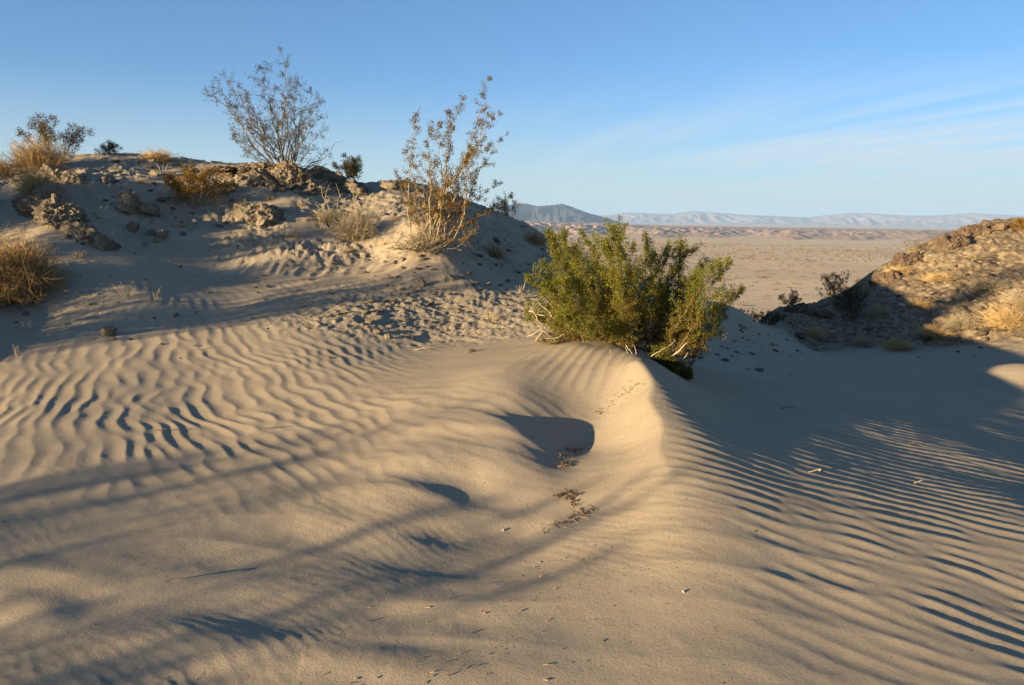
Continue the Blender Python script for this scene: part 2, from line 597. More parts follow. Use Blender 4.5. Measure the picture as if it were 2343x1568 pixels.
    ampL = ripL * fine * (0.75 + 0.35 * vnoise(x * 0.8, y * 0.8, 21))
    z = z + (0.0108 - 0.001 * w1) * ampL * ripple_profile(A, norm=0.95)
    # small dune hump high on the hill
    A5 = wave_field(wx, wy, math.radians(-5), 0.16, 0.1, 8, 17)
    z = z + 0.022 * blob(x, y, (-2.9, 10.6), 0.9, 0.25, 0.1, 0.5) * ripple_profile(A5)
    B = wave_field(x + 0.05 * vnoise(x * 1.1, y * 1.1, 13), y + 0.07 * vnoise(x * 0.7, y * 1.2, 14), math.radians(66), 0.115, 0.10, 16, 9, 0.12)
    B2 = wave_field(x, y + 0.04 * vnoise(x * 0.9, y * 1.2, 15), math.radians(54), 0.122, 0.10, 14, 19, 0.12)
    wb = smooth(4.0, 2.8, y)
    near = smooth(12.0, 5.0, y)
    z = z + (0.0078 + 0.001 * near) * ripR * ripple_profile(B * (1 - wb) + B2 * wb, norm=0.95, lee=0.46)
    # fine ripples high in the hollow, under the left crest
    C = wave_field(x, y, math.radians(-20), 0.10, 0.08, 8, 29)
    z = z + 0.006 * blob(x, y, (0.55, 6.35), 0.45, 0.42, 0.3, 0.6) * ripple_profile(C)
    # low sweeping bands over the near sand, and faint fine ripples in patches everywhere
    E = wave_field(x + 0.15 * vnoise(x * 0.8, y * 0.8, 23), y + 0.15 * vnoise(x * 0.7, y * 0.9, 24), math.radians(80), 0.30, 0.12, 12, 49, 0.15)
    z = z + 0.0085 * blob(x, y, (-0.6, 3.2), 2.9, 1.3, 0.05, 0.5) * (0.55 + 0.6 * vnoise(x * 1.3, y * 1.3, 25)) * ripple_profile(E, lee=0.4)
    Fn = wave_field(x + 0.05 * vnoise(x * 2, y * 2, 26), y + 0.05 * vnoise(x * 2, y * 2, 27), math.radians(58), 0.062, 0.14, 12, 59, 0.15)
    z = z + 0.0016 * smooth(-0.1, 0.5, vnoise(x * 0.9 + 5, y * 0.9, 28)) * smooth(9, 6, r) * ripple_profile(Fn)
    z = z + 0.0012 * fbm(x * 7, y * 7, 29, 3) * smooth(9, 5, r)
    # --- crust, clods, rough hill
    rough = np.clip(crust + 0.9 * hill * smooth(-0.75, 0.2, nz) + 0.35 * slopeR, 0, 1)
    z = z + rough * ((0.020 + 0.03 * hill) * ridged(x * 4, y * 4, 41, 4) + (0.012 + 0.012 * hill) * fbm(x * 15, y * 15, 51, 3)) - (0.02 + 0.03 * hill) * rough
    z = z + hill * 0.05 * fbm(x * 1.1, y * 1.1, 61, 3)
    # stepped, broken ground of the right hill
    rr = ridged(x * 0.55 + 0.2 * vnoise(x, y, 8), y * 0.9, 71, 5, 0.55)
    z = z + hillR * (0.12 * (rr - 1.2) + 0.05 * fbm(x * 5, y * 5, 81, 3))
    P['rough'] = rough
    P['hillR'] = hillR
    P['slope'] = slopeR
    # beyond the rise everything drops to the plain
    far = smooth(34, 62, np.hypot(x, y))
    z = z - far * 24.0
    return z, P


# polar sheet: fine where the camera looks, coarse elsewhere
_a_in = np.radians(np.arange(-38.0, 38.01, 0.105))
_a_out = np.radians(38.0 + (360 - 76) * (np.linspace(0, 1, 90)[1:-1]))
ANG = np.concatenate([_a_in, _a_out])
_rad = [0.02]
while _rad[-1] < 66:
    d = _rad[-1]
    if d < 2.0:
        st = 0.05
    elif d < 30:
        st = float(np.clip(0.0038 * d, 0.0110, 0.062))
    else:
        st = 0.8
    _rad.append(d + st)
RAD = np.array(_rad)
GA, GR = np.meshgrid(ANG, RAD)          # rows: radius
GX, GY = np.sin(GA) * GR, np.cos(GA) * GR
_z, TP = terrain_fields(GX.ravel(), GY.ravel())
GZ = _z.reshape(GX.shape)
NR, NA = GX.shape
_v = np.stack([GX.ravel(), GY.ravel(), GZ.ravel()], 1)
_i = np.arange(NR - 1)[:, None] * NA
_j = np.arange(NA)[None, :]
_jn = (_j + 1) % NA
_faces = np.stack([_i + _j, _i + NA + _j, _i + NA + _jn, _i + _jn], -1).reshape(-1, 4)
ter_me = mesh_from('sand_terrain', _v, _faces)
for _k in ('rough', 'hillR', 'slope'):
    set_attr(ter_me, _k, TP[_k])


def ground_z(x, y):
    a = math.atan2(x, y)
    r = math.hypot(x, y)
    i = int(np.clip(np.searchsorted(RAD, r) - 1, 0, NR - 2))
    fr = (r - RAD[i]) / (RAD[i + 1] - RAD[i])
    aa = a if a >= ANG[0] else a + 2 * math.pi
    j = int(np.searchsorted(ANG, aa) - 1)
    jn = (j + 1) % NA
    a1 = ANG[jn] if jn else ANG[0] + 2 * math.pi
    fa = (aa - ANG[j]) / (a1 - ANG[j])
    return float((GZ[i, j] * (1 - fa) + GZ[i, jn] * fa) * (1 - fr) + (GZ[i + 1, j] * (1 - fa) + GZ[i + 1, jn] * fa) * fr)


def hit(px, py, near=1.5, far=32.0):
    """where the sight line through a picture point meets the ground"""
    d = pix_ray(px, py)
    last = None
    t = near
    while t < far:
        p = CAM + d * t
        if p[2] <= ground_z(p[0], p[1]):
            lo, hi = (last if last else near), t
            for _ in range(12):
                m = 0.5 * (lo + hi)
                q = CAM + d * m
                if q[2] <= ground_z(q[0], q[1]):
                    hi = m
                else:
                    lo = m
            q = CAM + d * hi
            return np.array([q[0], q[1], ground_z(q[0], q[1])])
        last = t
        t *= 1.006
    return None


def m_sand():
    n = NT('sand')
    geo = n.n('ShaderNodeNewGeometry')
    pos = geo.outputs['Position']
    grain = n.noise(420, 2, 0.6, pos)
    mid = n.noise(2.2, 4, 0.55, pos)
    spk = n.noise(150, 1, 0.5, pos)
    sand = n.mix(mid, (0.35, 0.284, 0.197), (0.415, 0.342, 0.24))
    sand = n.mix(n.ramp(spk, [(0.30, (1, 1, 1)), (0.38, (0, 0, 0))]), sand, (0.24, 0.17, 0.11))
    sand = n.mix(n.math('MULTIPLY', grain, 0.5), sand, (0.28, 0.22, 0.155))
    stm = n.n('ShaderNodeMapping')
    stm.inputs['Scale'].default_value = (0.9, 4.5, 1.0)
    stm.inputs['Rotation'].default_value = (0, 0, 0.35)
    n.t.links.new(pos, stm.inputs[0])
    sand = n.mix(n.math('MULTIPLY', n.ramp(n.noise(1.6, 6, 0.7, stm.outputs[0], 0.6), [(0.48, (0, 0, 0)), (0.72, (1, 1, 1))]), 0.45), sand, (0.27, 0.205, 0.145))
    cr = n.noise(26, 5, 0.65, pos)
    crust = n.mix(cr, (0.25, 0.20, 0.14), (0.39, 0.325, 0.23))
    col = n.mix(n.math('MULTIPLY', n.attr('rough'), 0.8), sand, crust)
    rk = n.noise(7, 6, 0.7, pos)
    rock = n.ramp(rk, [(0.30, (0.07, 0.05, 0.034)), (0.45, (0.145, 0.108, 0.07)), (0.58, (0.265, 0.20, 0.122)), (0.75, (0.36, 0.295, 0.21))])
    geoN = n.n('ShaderNodeSeparateXYZ')
    n.t.links.new(geo.outputs['Normal'], geoN.inputs[0])
    col = n.mix(n.attr('hillR'), col, rock)
    gb = n.bump(grain, 0.8, 0.003)
    g2 = n.bump(n.noise(70, 4, 0.7, pos), 0.5, 0.006, gb)
    rb = n.math('MULTIPLY', n.math('ADD', n.attr('rough'), n.attr('hillR')), n.noise(34, 5, 0.65, pos))
    nb = n.bump(rb, 0.8, 0.035, g2)
    return n.done(n.bsdf(col, 0.95, nb, 0.1))


MAT_SAND = m_sand()
terrain = link('sand_ground', ter_me, MAT_SAND, kind='structure')


# ------------------------------------------------------------------ the desert plain, badlands, mountains
PLAIN_Z = -20.0


def polar_sheet(name, a0, a1, na, radii, zfun):
    a = np.radians(np.linspace(a0, a1, na))
    A, R = np.meshgrid(a, radii)
    X, Y = np.sin(A) * R, np.cos(A) * R
    Z = zfun(X, Y, R, np.degrees(A))
    n, m = X.shape
    i = np.arange(n - 1)[:, None] * m
    j = np.arange(m - 1)[None, :]
    f = np.stack([i + j, i + m + j, i + m + j + 1, i + j + 1], -1).reshape(-1, 4)
    return mesh_from(name, np.stack([X.ravel(), Y.ravel(), Z.ravel()], 1), f)


def plain_height(X, Y):
    r = np.hypot(X, Y)
    return PLAIN_Z + 0.6 * fbm(X / 90, Y / 90, 101, 3) * smooth(60, 200, r) - 0.0006 * np.maximum(r - 300, 0)


def m_plain():
    n = NT('desert_plain')
    pos = n.n('ShaderNodeNewGeometry').outputs['Position']
    mp = n.n('ShaderNodeMapping')
    mp.inputs['Scale'].default_value = (0.25, 1.0, 1.0)
    n.t.links.new(pos, mp.inputs[0])
    band = n.noise(0.012, 4, 0.6, mp.outputs[0])
    col = n.mix(n.ramp(band, [(0.35, (0, 0, 0)), (0.65, (1, 1, 1))]), (0.67, 0.475, 0.265), (0.75, 0.555, 0.325))
    sp = n.noise(0.22, 3, 0.7, pos)
    col = n.mix(n.math('MULTIPLY', n.ramp(sp, [(0.52, (0, 0, 0)), (0.66, (1, 1, 1))]), 0.4), col, (0.36, 0.26, 0.165))
    wash = n.noise(0.006, 3, 0.5, mp.outputs[0])
    col = n.mix(n.math('MULTIPLY', n.ramp(wash, [(0.55, (0, 0, 0)), (0.62, (1, 1, 1))]), 0.4), col, (0.79, 0.60, 0.37))
    return n.done(n.bsdf(col, 0.95, n.bump(n.noise(0.5, 4, 0.6, pos), 0.15, 0.3), 0.1))


MAT_PLAIN = m_plain()
_pr = np.concatenate([[45.0], np.geomspace(55, 9000, 110)])
plain_me = polar_sheet('desert_plain', -180, 180, 271, _pr, lambda X, Y, R, A: plain_height(X, Y))
link('desert_plain', plain_me, MAT_PLAIN, kind='structure')


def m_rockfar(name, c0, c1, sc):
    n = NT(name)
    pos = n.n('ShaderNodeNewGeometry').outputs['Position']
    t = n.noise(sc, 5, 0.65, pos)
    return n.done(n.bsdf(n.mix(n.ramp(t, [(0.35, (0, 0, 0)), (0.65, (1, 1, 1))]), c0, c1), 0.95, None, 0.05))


def bad_z(X, Y, R, A):
    base = plain_height(X, Y) - 1.5
    rise = smooth(1000, 1500, R + 180 * vnoise(A / 3.0, R * 0 + 1, 7)) * (1 - 0.5 * smooth(2300, 3000, R))
    lvl = 8 + 9 * smooth(16, 1, A) + 3 * vnoise(A / 4, R / 900, 4)
    rd = ridged(X / 24, Y / 60, 111, 4, 0.6) - 1.0
    mesa = smooth(0.0, 0.35, rd)
    return base + rise * (lvl * (0.55 + 0.22 * mesa) + 1.7 * rd) + rise * 1.5


bad_me = polar_sheet('badlands', -8, 42, 460, np.geomspace(960, 3000, 100), bad_z)
link('badlands', bad_me, m_rockfar('badlands_clay', (0.40, 0.28, 0.195), (0.52, 0.375, 0.265), 0.02), kind='structure')


def mountain(name, R0, depth, prof, mat, seed, rough, na=420):
    """prof: (picture x, picture y) points of the skyline"""
    az, hh = [], []
    for px, py in prof:
        d = pix_ray(px, py)
        az.append(math.degrees(math.atan2(d[0], d[1])))
        hh.append(CAM[2] + d[2] / math.hypot(d[0], d[1]) * R0)
    radii = R0 + np.linspace(-depth, depth * 0.6, 60)

    def zf(X, Y, R, A):
        crest = np.interp(A, az, hh)
        floor = -32.0
        t = (R - R0) / depth
        env = np.where(t < 0, 1 + t, 1 - t / 0.6)
        rg = ridged(X / (depth * 0.33), Y / (depth * 0.5), seed, 4, 0.5) - 1.25
        env = np.clip(env, 0, 1) ** 1.15
        return floor + (crest - floor) * np.clip(env + rough * rg * env * (1 - env) * 2.2, -0.1, 1.0) + 0.02 * (crest - floor) * fbm(A * 3, A * 0, seed, 3) * env
    me = polar_sheet(name, az[0], az[-1], na, radii, zf)
    link(name, me, mat, kind='structure')


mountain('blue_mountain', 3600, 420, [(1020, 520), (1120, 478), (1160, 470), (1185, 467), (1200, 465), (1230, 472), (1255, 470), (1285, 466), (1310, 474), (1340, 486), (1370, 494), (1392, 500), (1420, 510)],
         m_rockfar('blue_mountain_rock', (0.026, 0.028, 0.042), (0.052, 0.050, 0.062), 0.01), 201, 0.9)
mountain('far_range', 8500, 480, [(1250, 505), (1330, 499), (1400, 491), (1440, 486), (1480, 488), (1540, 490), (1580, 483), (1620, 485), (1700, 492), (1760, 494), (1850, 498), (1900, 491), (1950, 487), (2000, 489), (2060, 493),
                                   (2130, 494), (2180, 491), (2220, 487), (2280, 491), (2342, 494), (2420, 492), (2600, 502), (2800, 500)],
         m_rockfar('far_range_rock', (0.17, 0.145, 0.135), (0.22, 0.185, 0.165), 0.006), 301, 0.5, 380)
mountain('pink_peak', 1500, 160, [(780, 470), (830, 438), (848, 424), (862, 421), (876, 430), (900, 450), (930, 480)],
         m_rockfar('pink_peak_rock', (0.26, 0.17, 0.125), (0.36, 0.25, 0.19), 0.03), 401, 0.8, 120)

# air: one closed box round the whole place
hz_v = np.array([(sx * 10500, sy * 10500, zz) for zz in (-60.0, 132.0) for sy in (-1, 1) for sx in (-1, 1)])
hz_f = np.array([(0, 2, 3, 1), (4, 5, 7, 6), (0, 1, 5, 4), (2, 6, 7, 3), (0, 4, 6, 2), (1, 3, 7, 5)])
hz_me = mesh_from('haze', hz_v, hz_f, False)
hz_m = bpy.data.materials.new('haze_air')
hz_m.use_nodes = True
hz_m.node_tree.nodes.clear()
_ho = hz_m.node_tree.nodes.new('ShaderNodeOutputMaterial')
_hv = hz_m.node_tree.nodes.new('ShaderNodeVolumePrincipled')
_hv.inputs['Color'].default_value = (0.39, 0.61, 0.97, 1)
_hv.inputs['Density'].default_value = HAZE
_hv.inputs['Anisotropy'].default_value = 0.0
hz_m.node_tree.links.new(_hv.outputs[0], _ho.inputs['Volume'])
link('haze', hz_me, hz_m, kind='stuff')

# ------------------------------------------------------------------ makers: twigs, leaves, shrubs, stones
def tubes(segs, sides=4):
    """segs: array (n,8) p0 p1 r0 r1 -> verts, quads"""
    S = np.asarray(segs, float)
    p0, p1, r0, r1 = S[:, 0:3], S[:, 3:6], S[:, 6], S[:, 7]
    d = p1 - p0
    d /= np.maximum(np.linalg.norm(d, axis=1, keepdims=True), 1e-9)
    ref = np.where(np.abs(d[:, 2:3]) > 0.9, np.array([[1.0, 0, 0]]), np.array([[0, 0, 1.0]]))
    a = np.cross(d, ref)
    a /= np.linalg.norm(a, axis=1, keepdims=True)
    b = np.cross(d, a)
    n = len(S)
    V = np.zeros((n, 2, sides, 3))
    for k in range(sides):
        t = 2 * math.pi * k / sides
        o = a * math.cos(t) + b * math.sin(t)
        V[:, 0, k] = p0 + o * r0[:, None]
        V[:, 1, k] = p1 + o * r1[:, None]
    base = (np.arange(n) * 2 * sides)[:, None]
    F = []
    for k in range(sides):
        k2 = (k + 1) % sides
        F.append(np.concatenate([base + k, base + k2, base + sides + k2, base + sides + k], 1))
    return V.reshape(-1, 3), np.stack(F, 1).reshape(-1, 4)


def leaf_mesh(name, P, D, size, cols, rng, wide=0.55):
    """small diamond leaves at P pointing along D"""
    n = len(P)
    D = D / np.maximum(np.linalg.norm(D, axis=1, keepdims=True), 1e-9)
    R = rng.normal(size=(n, 3))
    W = np.cross(D, R)
    W /= np.maximum(np.linalg.norm(W, axis=1, keepdims=True), 1e-9)
    s = size[:, None]
    N = np.cross(D, W)
    V = np.stack([P, P + D * s * 0.5 + W * s * wide * 0.5 + N * s * 0.08, P + D * s, P + D * s * 0.5 - W * s * wide * 0.5 + N * s * 0.08], 1).reshape(-1, 3)
    F = np.arange(n * 4).reshape(n, 4)
    me = mesh_from(name, V, F, False)
    set_col(me, 'tint', np.repeat(cols, 4, axis=0))
    return me


def bez(p0, p1, p2, p3, n):
    t = np.linspace(0, 1, n)[:, None]
    return p0 * (1 - t) ** 3 + 3 * p1 * t * (1 - t) ** 2 + 3 * p2 * t * t * (1 - t) + p3 * t ** 3


def unit(v):
    return v / max(np.linalg.norm(v), 1e-9)


def grow_stem(rng, p0, tip, r0, o):
    """one stem from p0 to tip: segments and leaf seats. o: options"""
    L = np.linalg.norm(tip - p0)
    up = np.array([0, 0, 1.0])
    d = (tip - p0) / L
    side = rng.normal(size=3) * o.get('bend', 0.10) * L
    out = np.array([d[0], d[1], 0.0])
    p1 = p0 + d * L * 0.33 + out * L * o.get('splay', 0.12) + side
    p2 = p0 + d * L * 0.7 + rng.normal(size=3) * 0.05 * L + up * L * 0.02
    n = max(6, int(L / o.get('seg', 0.10)))
    pts = bez(p0, p1, p2, tip, n)
    k = o.get('kink', 0.010)
    pts[1:-1] += rng.normal(size=(n - 2, 3)) * k
    rr = np.linspace(r0, o.get('rtip', 0.0022), n)
    segs = [np.concatenate([pts[i], pts[i + 1], [rr[i], rr[i + 1]]]) for i in range(n - 1)]
    seats = []

    def twig(start, dirv, length, r, lvl):
        m = 3 if lvl == 1 else 2
        p = start
        dv = dirv
        for q in range(m):
            dv = unit(dv + rng.normal(size=3) * 0.32 + up * o.get('lift', 0.16))
            e = p + dv * length / m
            segs.append(np.concatenate([p, e, [r, r * 0.7]]))
            r *= 0.72
            if lvl < o.get('levels', 2):
                for _ in range(o.get('sub', 2)):
                    twig(e, unit(dv + rng.normal(size=3) * 0.75), length * rng.uniform(0.30, 0.6), r * 0.8, lvl + 1)
            if lvl >= o.get('leaf_from', 1):
                seats.append((p + (e - p) * rng.uniform(0.2, 1), dv))
                seats.append((e, dv))
            p = e
    t0 = o.get('bare', 0.3)
    for i in range(1, n):
        t = i / (n - 1)
        if t < t0:
            continue
        for _ in range(o.get('twigs', 2)):
            if rng.rand() < o.get('twig_p', 0.75):
                tang = unit(pts[i] - pts[i - 1])
                dv = unit(tang * o.get('follow', 0.8) + rng.normal(size=3) * 0.62)
                ln = o.get('twig_len', 0.22) * (1.15 - 0.7 * t) * rng.uniform(0.5, 1.3)
                twig(pts[i], dv, ln, max(rr[i] * 0.45, 0.0016), 1)
        if t > 0.75:
            seats.append((pts[i], unit(pts[i] - pts[i - 1])))
    return segs, seats


def shrub(name, label, cat, base, tips, o, mat_wood, mat_leaf, palette, seed, group=None):
    rng = np.random.RandomState(seed)
    base = np.asarray(base, float)
    root = link(name, None, None, None, base, label, cat, group)
    for tip in tips:
        p0 = np.array(tip[3:6]) - base if len(tip) >= 6 else np.array([rng.normal() * o.get('foot', 0.06), rng.normal() * o.get('foot', 0.06), 0.0])
        gz = ground_z(base[0] + p0[0], base[1] + p0[1]) - base[2]
        p0[2] = gz - 0.04
        tp = np.asarray(tip[:3]) - base
        L = np.linalg.norm(tp - p0)
        segs, seats = grow_stem(rng, p0, tp, o.get('r', 0.012) * (0.45 + 0.45 * L) * rng.uniform(0.8, 1.2), o)
        v, f = tubes(segs, o.get('sides', 4))
        st = link('stem', mesh_from('stem', v, f), mat_wood, root)
        if mat_leaf is None or not seats:
            continue
        P, D, C = [], [], []
        for p, dv in seats:
            hh = (p[2]) / max(0.3, tp[2])
            for _ in range(rng.poisson(o.get('leaves', 3))):
                P.append(p + rng.normal(size=3) * o.get('scatter', 0.012))
                D.append(dv * 0.6 + rng.normal(size=3) * 0.7)
                c = palette(rng, hh)
                C.append(c)
        if P:
            P, D, C = np.array(P), np.array(D), np.array(C)
            size = o.get('leaf', 0.016) * rng.uniform(0.6, 1.3, len(P))
            link('leaves', leaf_mesh('leaves', P, D, size, C, rng, o.get('wide', 0.55)), mat_leaf, st, kind='stuff')
    return root


def twig_ball_mesh(name, rng, rx, rz, n, r0=0.004, fuzz=2, curl=0.35, up=0.2, flat=1.0):
    """tangle of dry twigs springing from one foot"""
    segs = []
    for i in range(n):
        a = rng.uniform(0, 6.283)
        el = math.acos(rng.uniform(0.0, 1.0)) * flat
        d = np.array([math.cos(a) * math.sin(el), math.sin(a) * math.sin(el), math.cos(el)])
        L = rng.uniform(0.55, 1.05)
        p = np.array([rng.normal() * rx * 0.12, rng.normal() * rx * 0.12, -0.02])
        r = r0 * rng.uniform(0.6, 1.2)
        m = 5
        for q in range(m):
            d = unit(d + rng.normal(size=3) * curl + np.array([0, 0, up * 0.3]))
            e = p + d * np.array([rx, rx, rz]) * L / m
            segs.append(np.concatenate([p, e, [r, r * 0.8]]))
            r *= 0.82
            if q >= 1:
                for _ in range(fuzz):
                    dd = unit(d + rng.normal(size=3) * 0.9)
                    ee = e + dd * np.array([rx, rx, rz]) * rng.uniform(0.10, 0.26)
                    segs.append(np.concatenate([e, ee, [r * 0.75, r * 0.4]]))
            p = e
    v, f = tubes(segs, 3)
    low = v[:, 2] < -0.06
    v[low, 2] = -0.06
    return mesh_from(name, v, f, False)


def n3(p, s, seed):
    return (vnoise(p[:, 0] * s, p[:, 1] * s, seed) + vnoise(p[:, 1] * s + 7.7, p[:, 2] * s, seed + 1) + vnoise(p[:, 2] * s, p[:, 0] * s + 3.3, seed + 2)) / 2.0


import bmesh


def ico(sub):
    bm = bmesh.new()
    bmesh.ops.create_icosphere(bm, subdivisions=sub, radius=1.0)
    v = np.array([q.co[:] for q in bm.verts])
    f = np.array([[q.index for q in t.verts] for t in bm.faces])
    bm.free()
    return v, f


ICO = {k: ico(k) for k in (1, 2, 3, 4, 5)}


def stone_mesh(name, seed, sub=3, scale=(1, 1, 1), rough=0.35, pits=0.12, cuts=5, freq=1.3, smooth_shade=False):
    """a broken, pitted stone about 1 m in radius before scaling"""
    rng = np.random.RandomState(seed)
    v, f = ICO[sub]
    v = v.copy()
    v *= (1 + rough * n3(v, freq, seed))[:, None]
    for _ in range(cuts):
        nrm = unit(rng.normal(size=3))
        lim = rng.uniform(0.55, 0.85)
        d = v @ nrm
        m = d > lim
        v[m] -= np.outer((d[m] - lim) * 0.85, nrm)
    nn = v / np.linalg.norm(v, axis=1, keepdims=True)
    if pits and sub >= 4:
        v += nn * (pits * 0.35 * n3(v, 14.0, seed + 29))[:, None]
    if pits:
        v += nn * (pits * (np.abs(n3(v, 3.2, seed + 9)) * 1.6 - 0.5))[:, None]
        v += nn * (pits * 0.5 * n3(v, 7.0, seed + 19))[:, None]
    v *= np.array(scale)
    return mesh_from(name, v, f, smooth_shade)


def m_wood(name, c0, c1):
    n = NT(name)
    pos = n.n('ShaderNodeTexCoord').outputs['Object']
    t = n.noise(14, 3, 0.6, pos)
    return n.done(n.bsdf(n.mix(t, c0, c1), 0.85, None, 0.15))


def m_leaf(name):
    n = NT(name)
    c = n.attr('tint', 'Color')
    p = n.bsdf(c, 0.6, None, 0.12)
    tr = n.n('ShaderNodeBsdfTranslucent')
    n.t.links.new(c, tr.inputs[0])
    mx = n.n('ShaderNodeMixShader')
    mx.inputs[0].default_value = 0.35
    n.t.links.new(p, mx.inputs[1])
    n.t.links.new(tr.outputs[0], mx.inputs[2])
    return n.done(mx.outputs[0])


def m_stone(name, c0, c1, c2, sc):
    n = NT(name)
    oi = n.n('ShaderNodeObjectInfo')
    pos = n.n('ShaderNodeTexCoord').outputs['Object']
    t = n.noise(sc, 5, 0.7, pos)
    col = n.ramp(t, [(0.28, c0), (0.5, c1), (0.72, c2)])
    hv = n.n('ShaderNodeHueSaturation')
    n.set(hv, 'Value', n.math('ADD', n.math('MULTIPLY', oi.outputs['Random'], 0.35), 0.82))
    n.set(hv, 'Color', col)
    nb = n.bump(n.noise(sc * 4, 5, 0.7, pos), 0.7, 0.03)
    return n.done(n.bsdf(hv.outputs[0], 0.95, nb, 0.1))


WOOD_GREY = m_wood('creosote_bark', (0.096, 0.078, 0.060), (0.180, 0.144, 0.108))
WOOD_PALE = m_wood('bleached_twig', (0.288, 0.227, 0.138), (0.398, 0.322, 0.206))
WOOD_TAN = m_wood('dry_brush', (0.344, 0.227, 0.090), (0.506, 0.353, 0.163))
WOOD_BROWN = m_wood('brown_brush', (0.222, 0.139, 0.055), (0.388, 0.251, 0.102))
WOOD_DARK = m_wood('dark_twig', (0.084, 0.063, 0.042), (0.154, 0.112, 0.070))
LEAF = m_leaf('leaf')
STONE_TAN = m_stone('tan_sandstone', (0.086, 0.068, 0.047), (0.158, 0.128, 0.090), (0.216, 0.180, 0.126), 2.5)
STONE_DARK = m_stone('dark_varnished_rock', (0.049, 0.035, 0.025), (0.105, 0.073, 0.049), (0.182, 0.136, 0.087), 2.2)
STONE_PALE = m_stone('pale_pebble', (0.228, 0.198, 0.162), (0.300, 0.264, 0.216), (0.372, 0.336, 0.282), 3.0)


def pal(*cols, lowmix=None):
    cols = np.array(cols, float)

    def fn(rng, h):
        c = cols[rng.randint(len(cols))].copy()
        if lowmix is not None and rng.rand() < lowmix[1] * max(0.0, 1 - h * 1.4):
            c = np.array(lowmix[0], float)
        return c * rng.uniform(0.65, 1.3)
    return fn


PAL_GREEN = pal((0.173, 0.155, 0.012), (0.109, 0.138, 0.010), (0.150, 0.169, 0.014), (0.077, 0.101, 0.010), (0.176, 0.181, 0.016), (0.229, 0.135, 0.027), (0.133, 0.154, 0.012), lowmix=((0.221, 0.119, 0.030), 0.55))
PAL_OLIVE = pal((0.078, 0.066, 0.026), (0.102, 0.074, 0.034), (0.060, 0.058, 0.026), (0.120, 0.072, 0.030))
PAL_RUST = pal((0.238, 0.123, 0.016), (0.187, 0.101, 0.014), (0.144, 0.101, 0.019), (0.274, 0.152, 0.026))
PAL_MIX = pal((0.118, 0.097, 0.025), (0.168, 0.101, 0.025), (0.084, 0.084, 0.025), (0.218, 0.118, 0.025), lowmix=((0.227, 0.109, 0.017), 0.7))
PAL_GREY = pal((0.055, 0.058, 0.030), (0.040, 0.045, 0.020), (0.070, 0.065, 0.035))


def foot(px, Y):
    """ground point in the column of picture x at depth Y"""
    d = pix_ray(px, 600)
    x = d[0] / d[1] * Y
    for _ in range(3):
        z = ground_z(x, Y)
        # undo the small roll of the camera
        v = np.array([x, Y, z]) - CAM
        q = CX + FPX * (v @ _r) / (v @ _f)
        x += (px - q) / FPX * (v @ _f)
    return np.array([x, Y, ground_z(x, Y)])


def on_ground(px, py, Y=None):
    h = hit(px, py)
    if h is None:
        return foot(px, Y if Y else 14.0)
    return h


def tips_of(base, pts, rng, spread=0.25):
    out = []
    for px, py in pts:
        out.append(at_depth(px, py, base[1] + rng.normal() * spread))
    return out

# ------------------------------------------------------------------ shrubs in view
RNG = np.random.RandomState(4)

# tall bare creosote on the crest
bA = foot(655, 13.6)
tA = tips_of(bA, [(474, 213), (490, 200), (516, 179), (552, 203), (571, 231), (530, 297), (568, 352), (585, 168), (603, 142), (641, 109), (658, 185), (676, 196),
                  (689, 199), (710, 213), (729, 231), (731, 269), (736, 300), (748, 349), (728, 380), (537, 317), (589, 269), (627, 206), (648, 224), (557, 269),
                  (700, 290), (665, 260), (610, 300)], RNG, 0.3)
oA = dict(r=0.012, bare=0.30, twigs=2, twig_p=0.9, twig_len=0.26, leaves=2.1, leaf=0.021, kink=0.02, bend=0.17, splay=0.16, levels=2, sub=1, scatter=0.015, foot=0.10)
bushA = shrub('creosote_bush', 'tall bare airy creosote bush on the crest of the left hill', 'shrub', bA, tA, oA, WOOD_GREY, LEAF, PAL_OLIVE, 11)
# its bare outlying branch
_sg, _ = grow_stem(np.random.RandomState(3), np.array([0.15, 0, 0.0]), at_depth(786, 322, bA[1]) - bA, 0.010, dict(twigs=1, twig_p=0.5, bare=0.7, twig_len=0.3, kink=0.03, levels=1))
_v, _f2 = tubes(_sg)
link('stem', mesh_from('stem', _v, _f2), WOOD_GREY, bushA)

# second creosote, straw-pale stems, rusty leaves
bB = on_ground(975, 566)
tB = []
for px, py in [(1118, 187), (1059, 229), (1139, 263), (1153, 312), (1112, 270), (1025, 260), (948, 270), (1004, 291), (983, 295), (1080, 329), (931, 350), (907, 402), (1118, 333),
               (1139, 420), (1164, 451), (1108, 378), (1073, 357), (920, 444), (1111, 489), (1080, 527), (1032, 399), (955, 385), (976, 364), (1059, 545), (1000, 420), (1045, 450), (940, 470)]:
    t = at_depth(px, py, bB[1] + RNG.normal() * 0.25)
    f0 = foot(975 + RNG.normal() * 22, bB[1] + RNG.normal() * 0.08)
    tB.append((*t, *f0))
oB = dict(r=0.0085, bare=0.25, twigs=2, twig_p=0.8, twig_len=0.17, leaves=3.0, leaf=0.021, kink=0.013, splay=0.06, bend=0.11, levels=2, sub=1, scatter=0.014)
bushB = shrub('creosote_bush', 'lanky creosote bush with pale straw stems and rust leaves right of the dry sticks', 'shrub', bB, tB, oB, m_wood('straw_stem', (0.20, 0.155, 0.095), (0.32, 0.25, 0.155)), LEAF, PAL_MIX, 12)
_me = twig_ball_mesh('dead_twigs', np.random.RandomState(5), 0.42, 0.38, 260, 0.0055, 1, 0.3, 0.1)
link('dead_twigs', _me, WOOD_PALE, bushB, (0.0, -0.08, 0.0))
_me = twig_ball_mesh('dead_twigs', np.random.RandomState(6), 0.62, 0.22, 16, 0.009, 1, 0.3, 0.0)
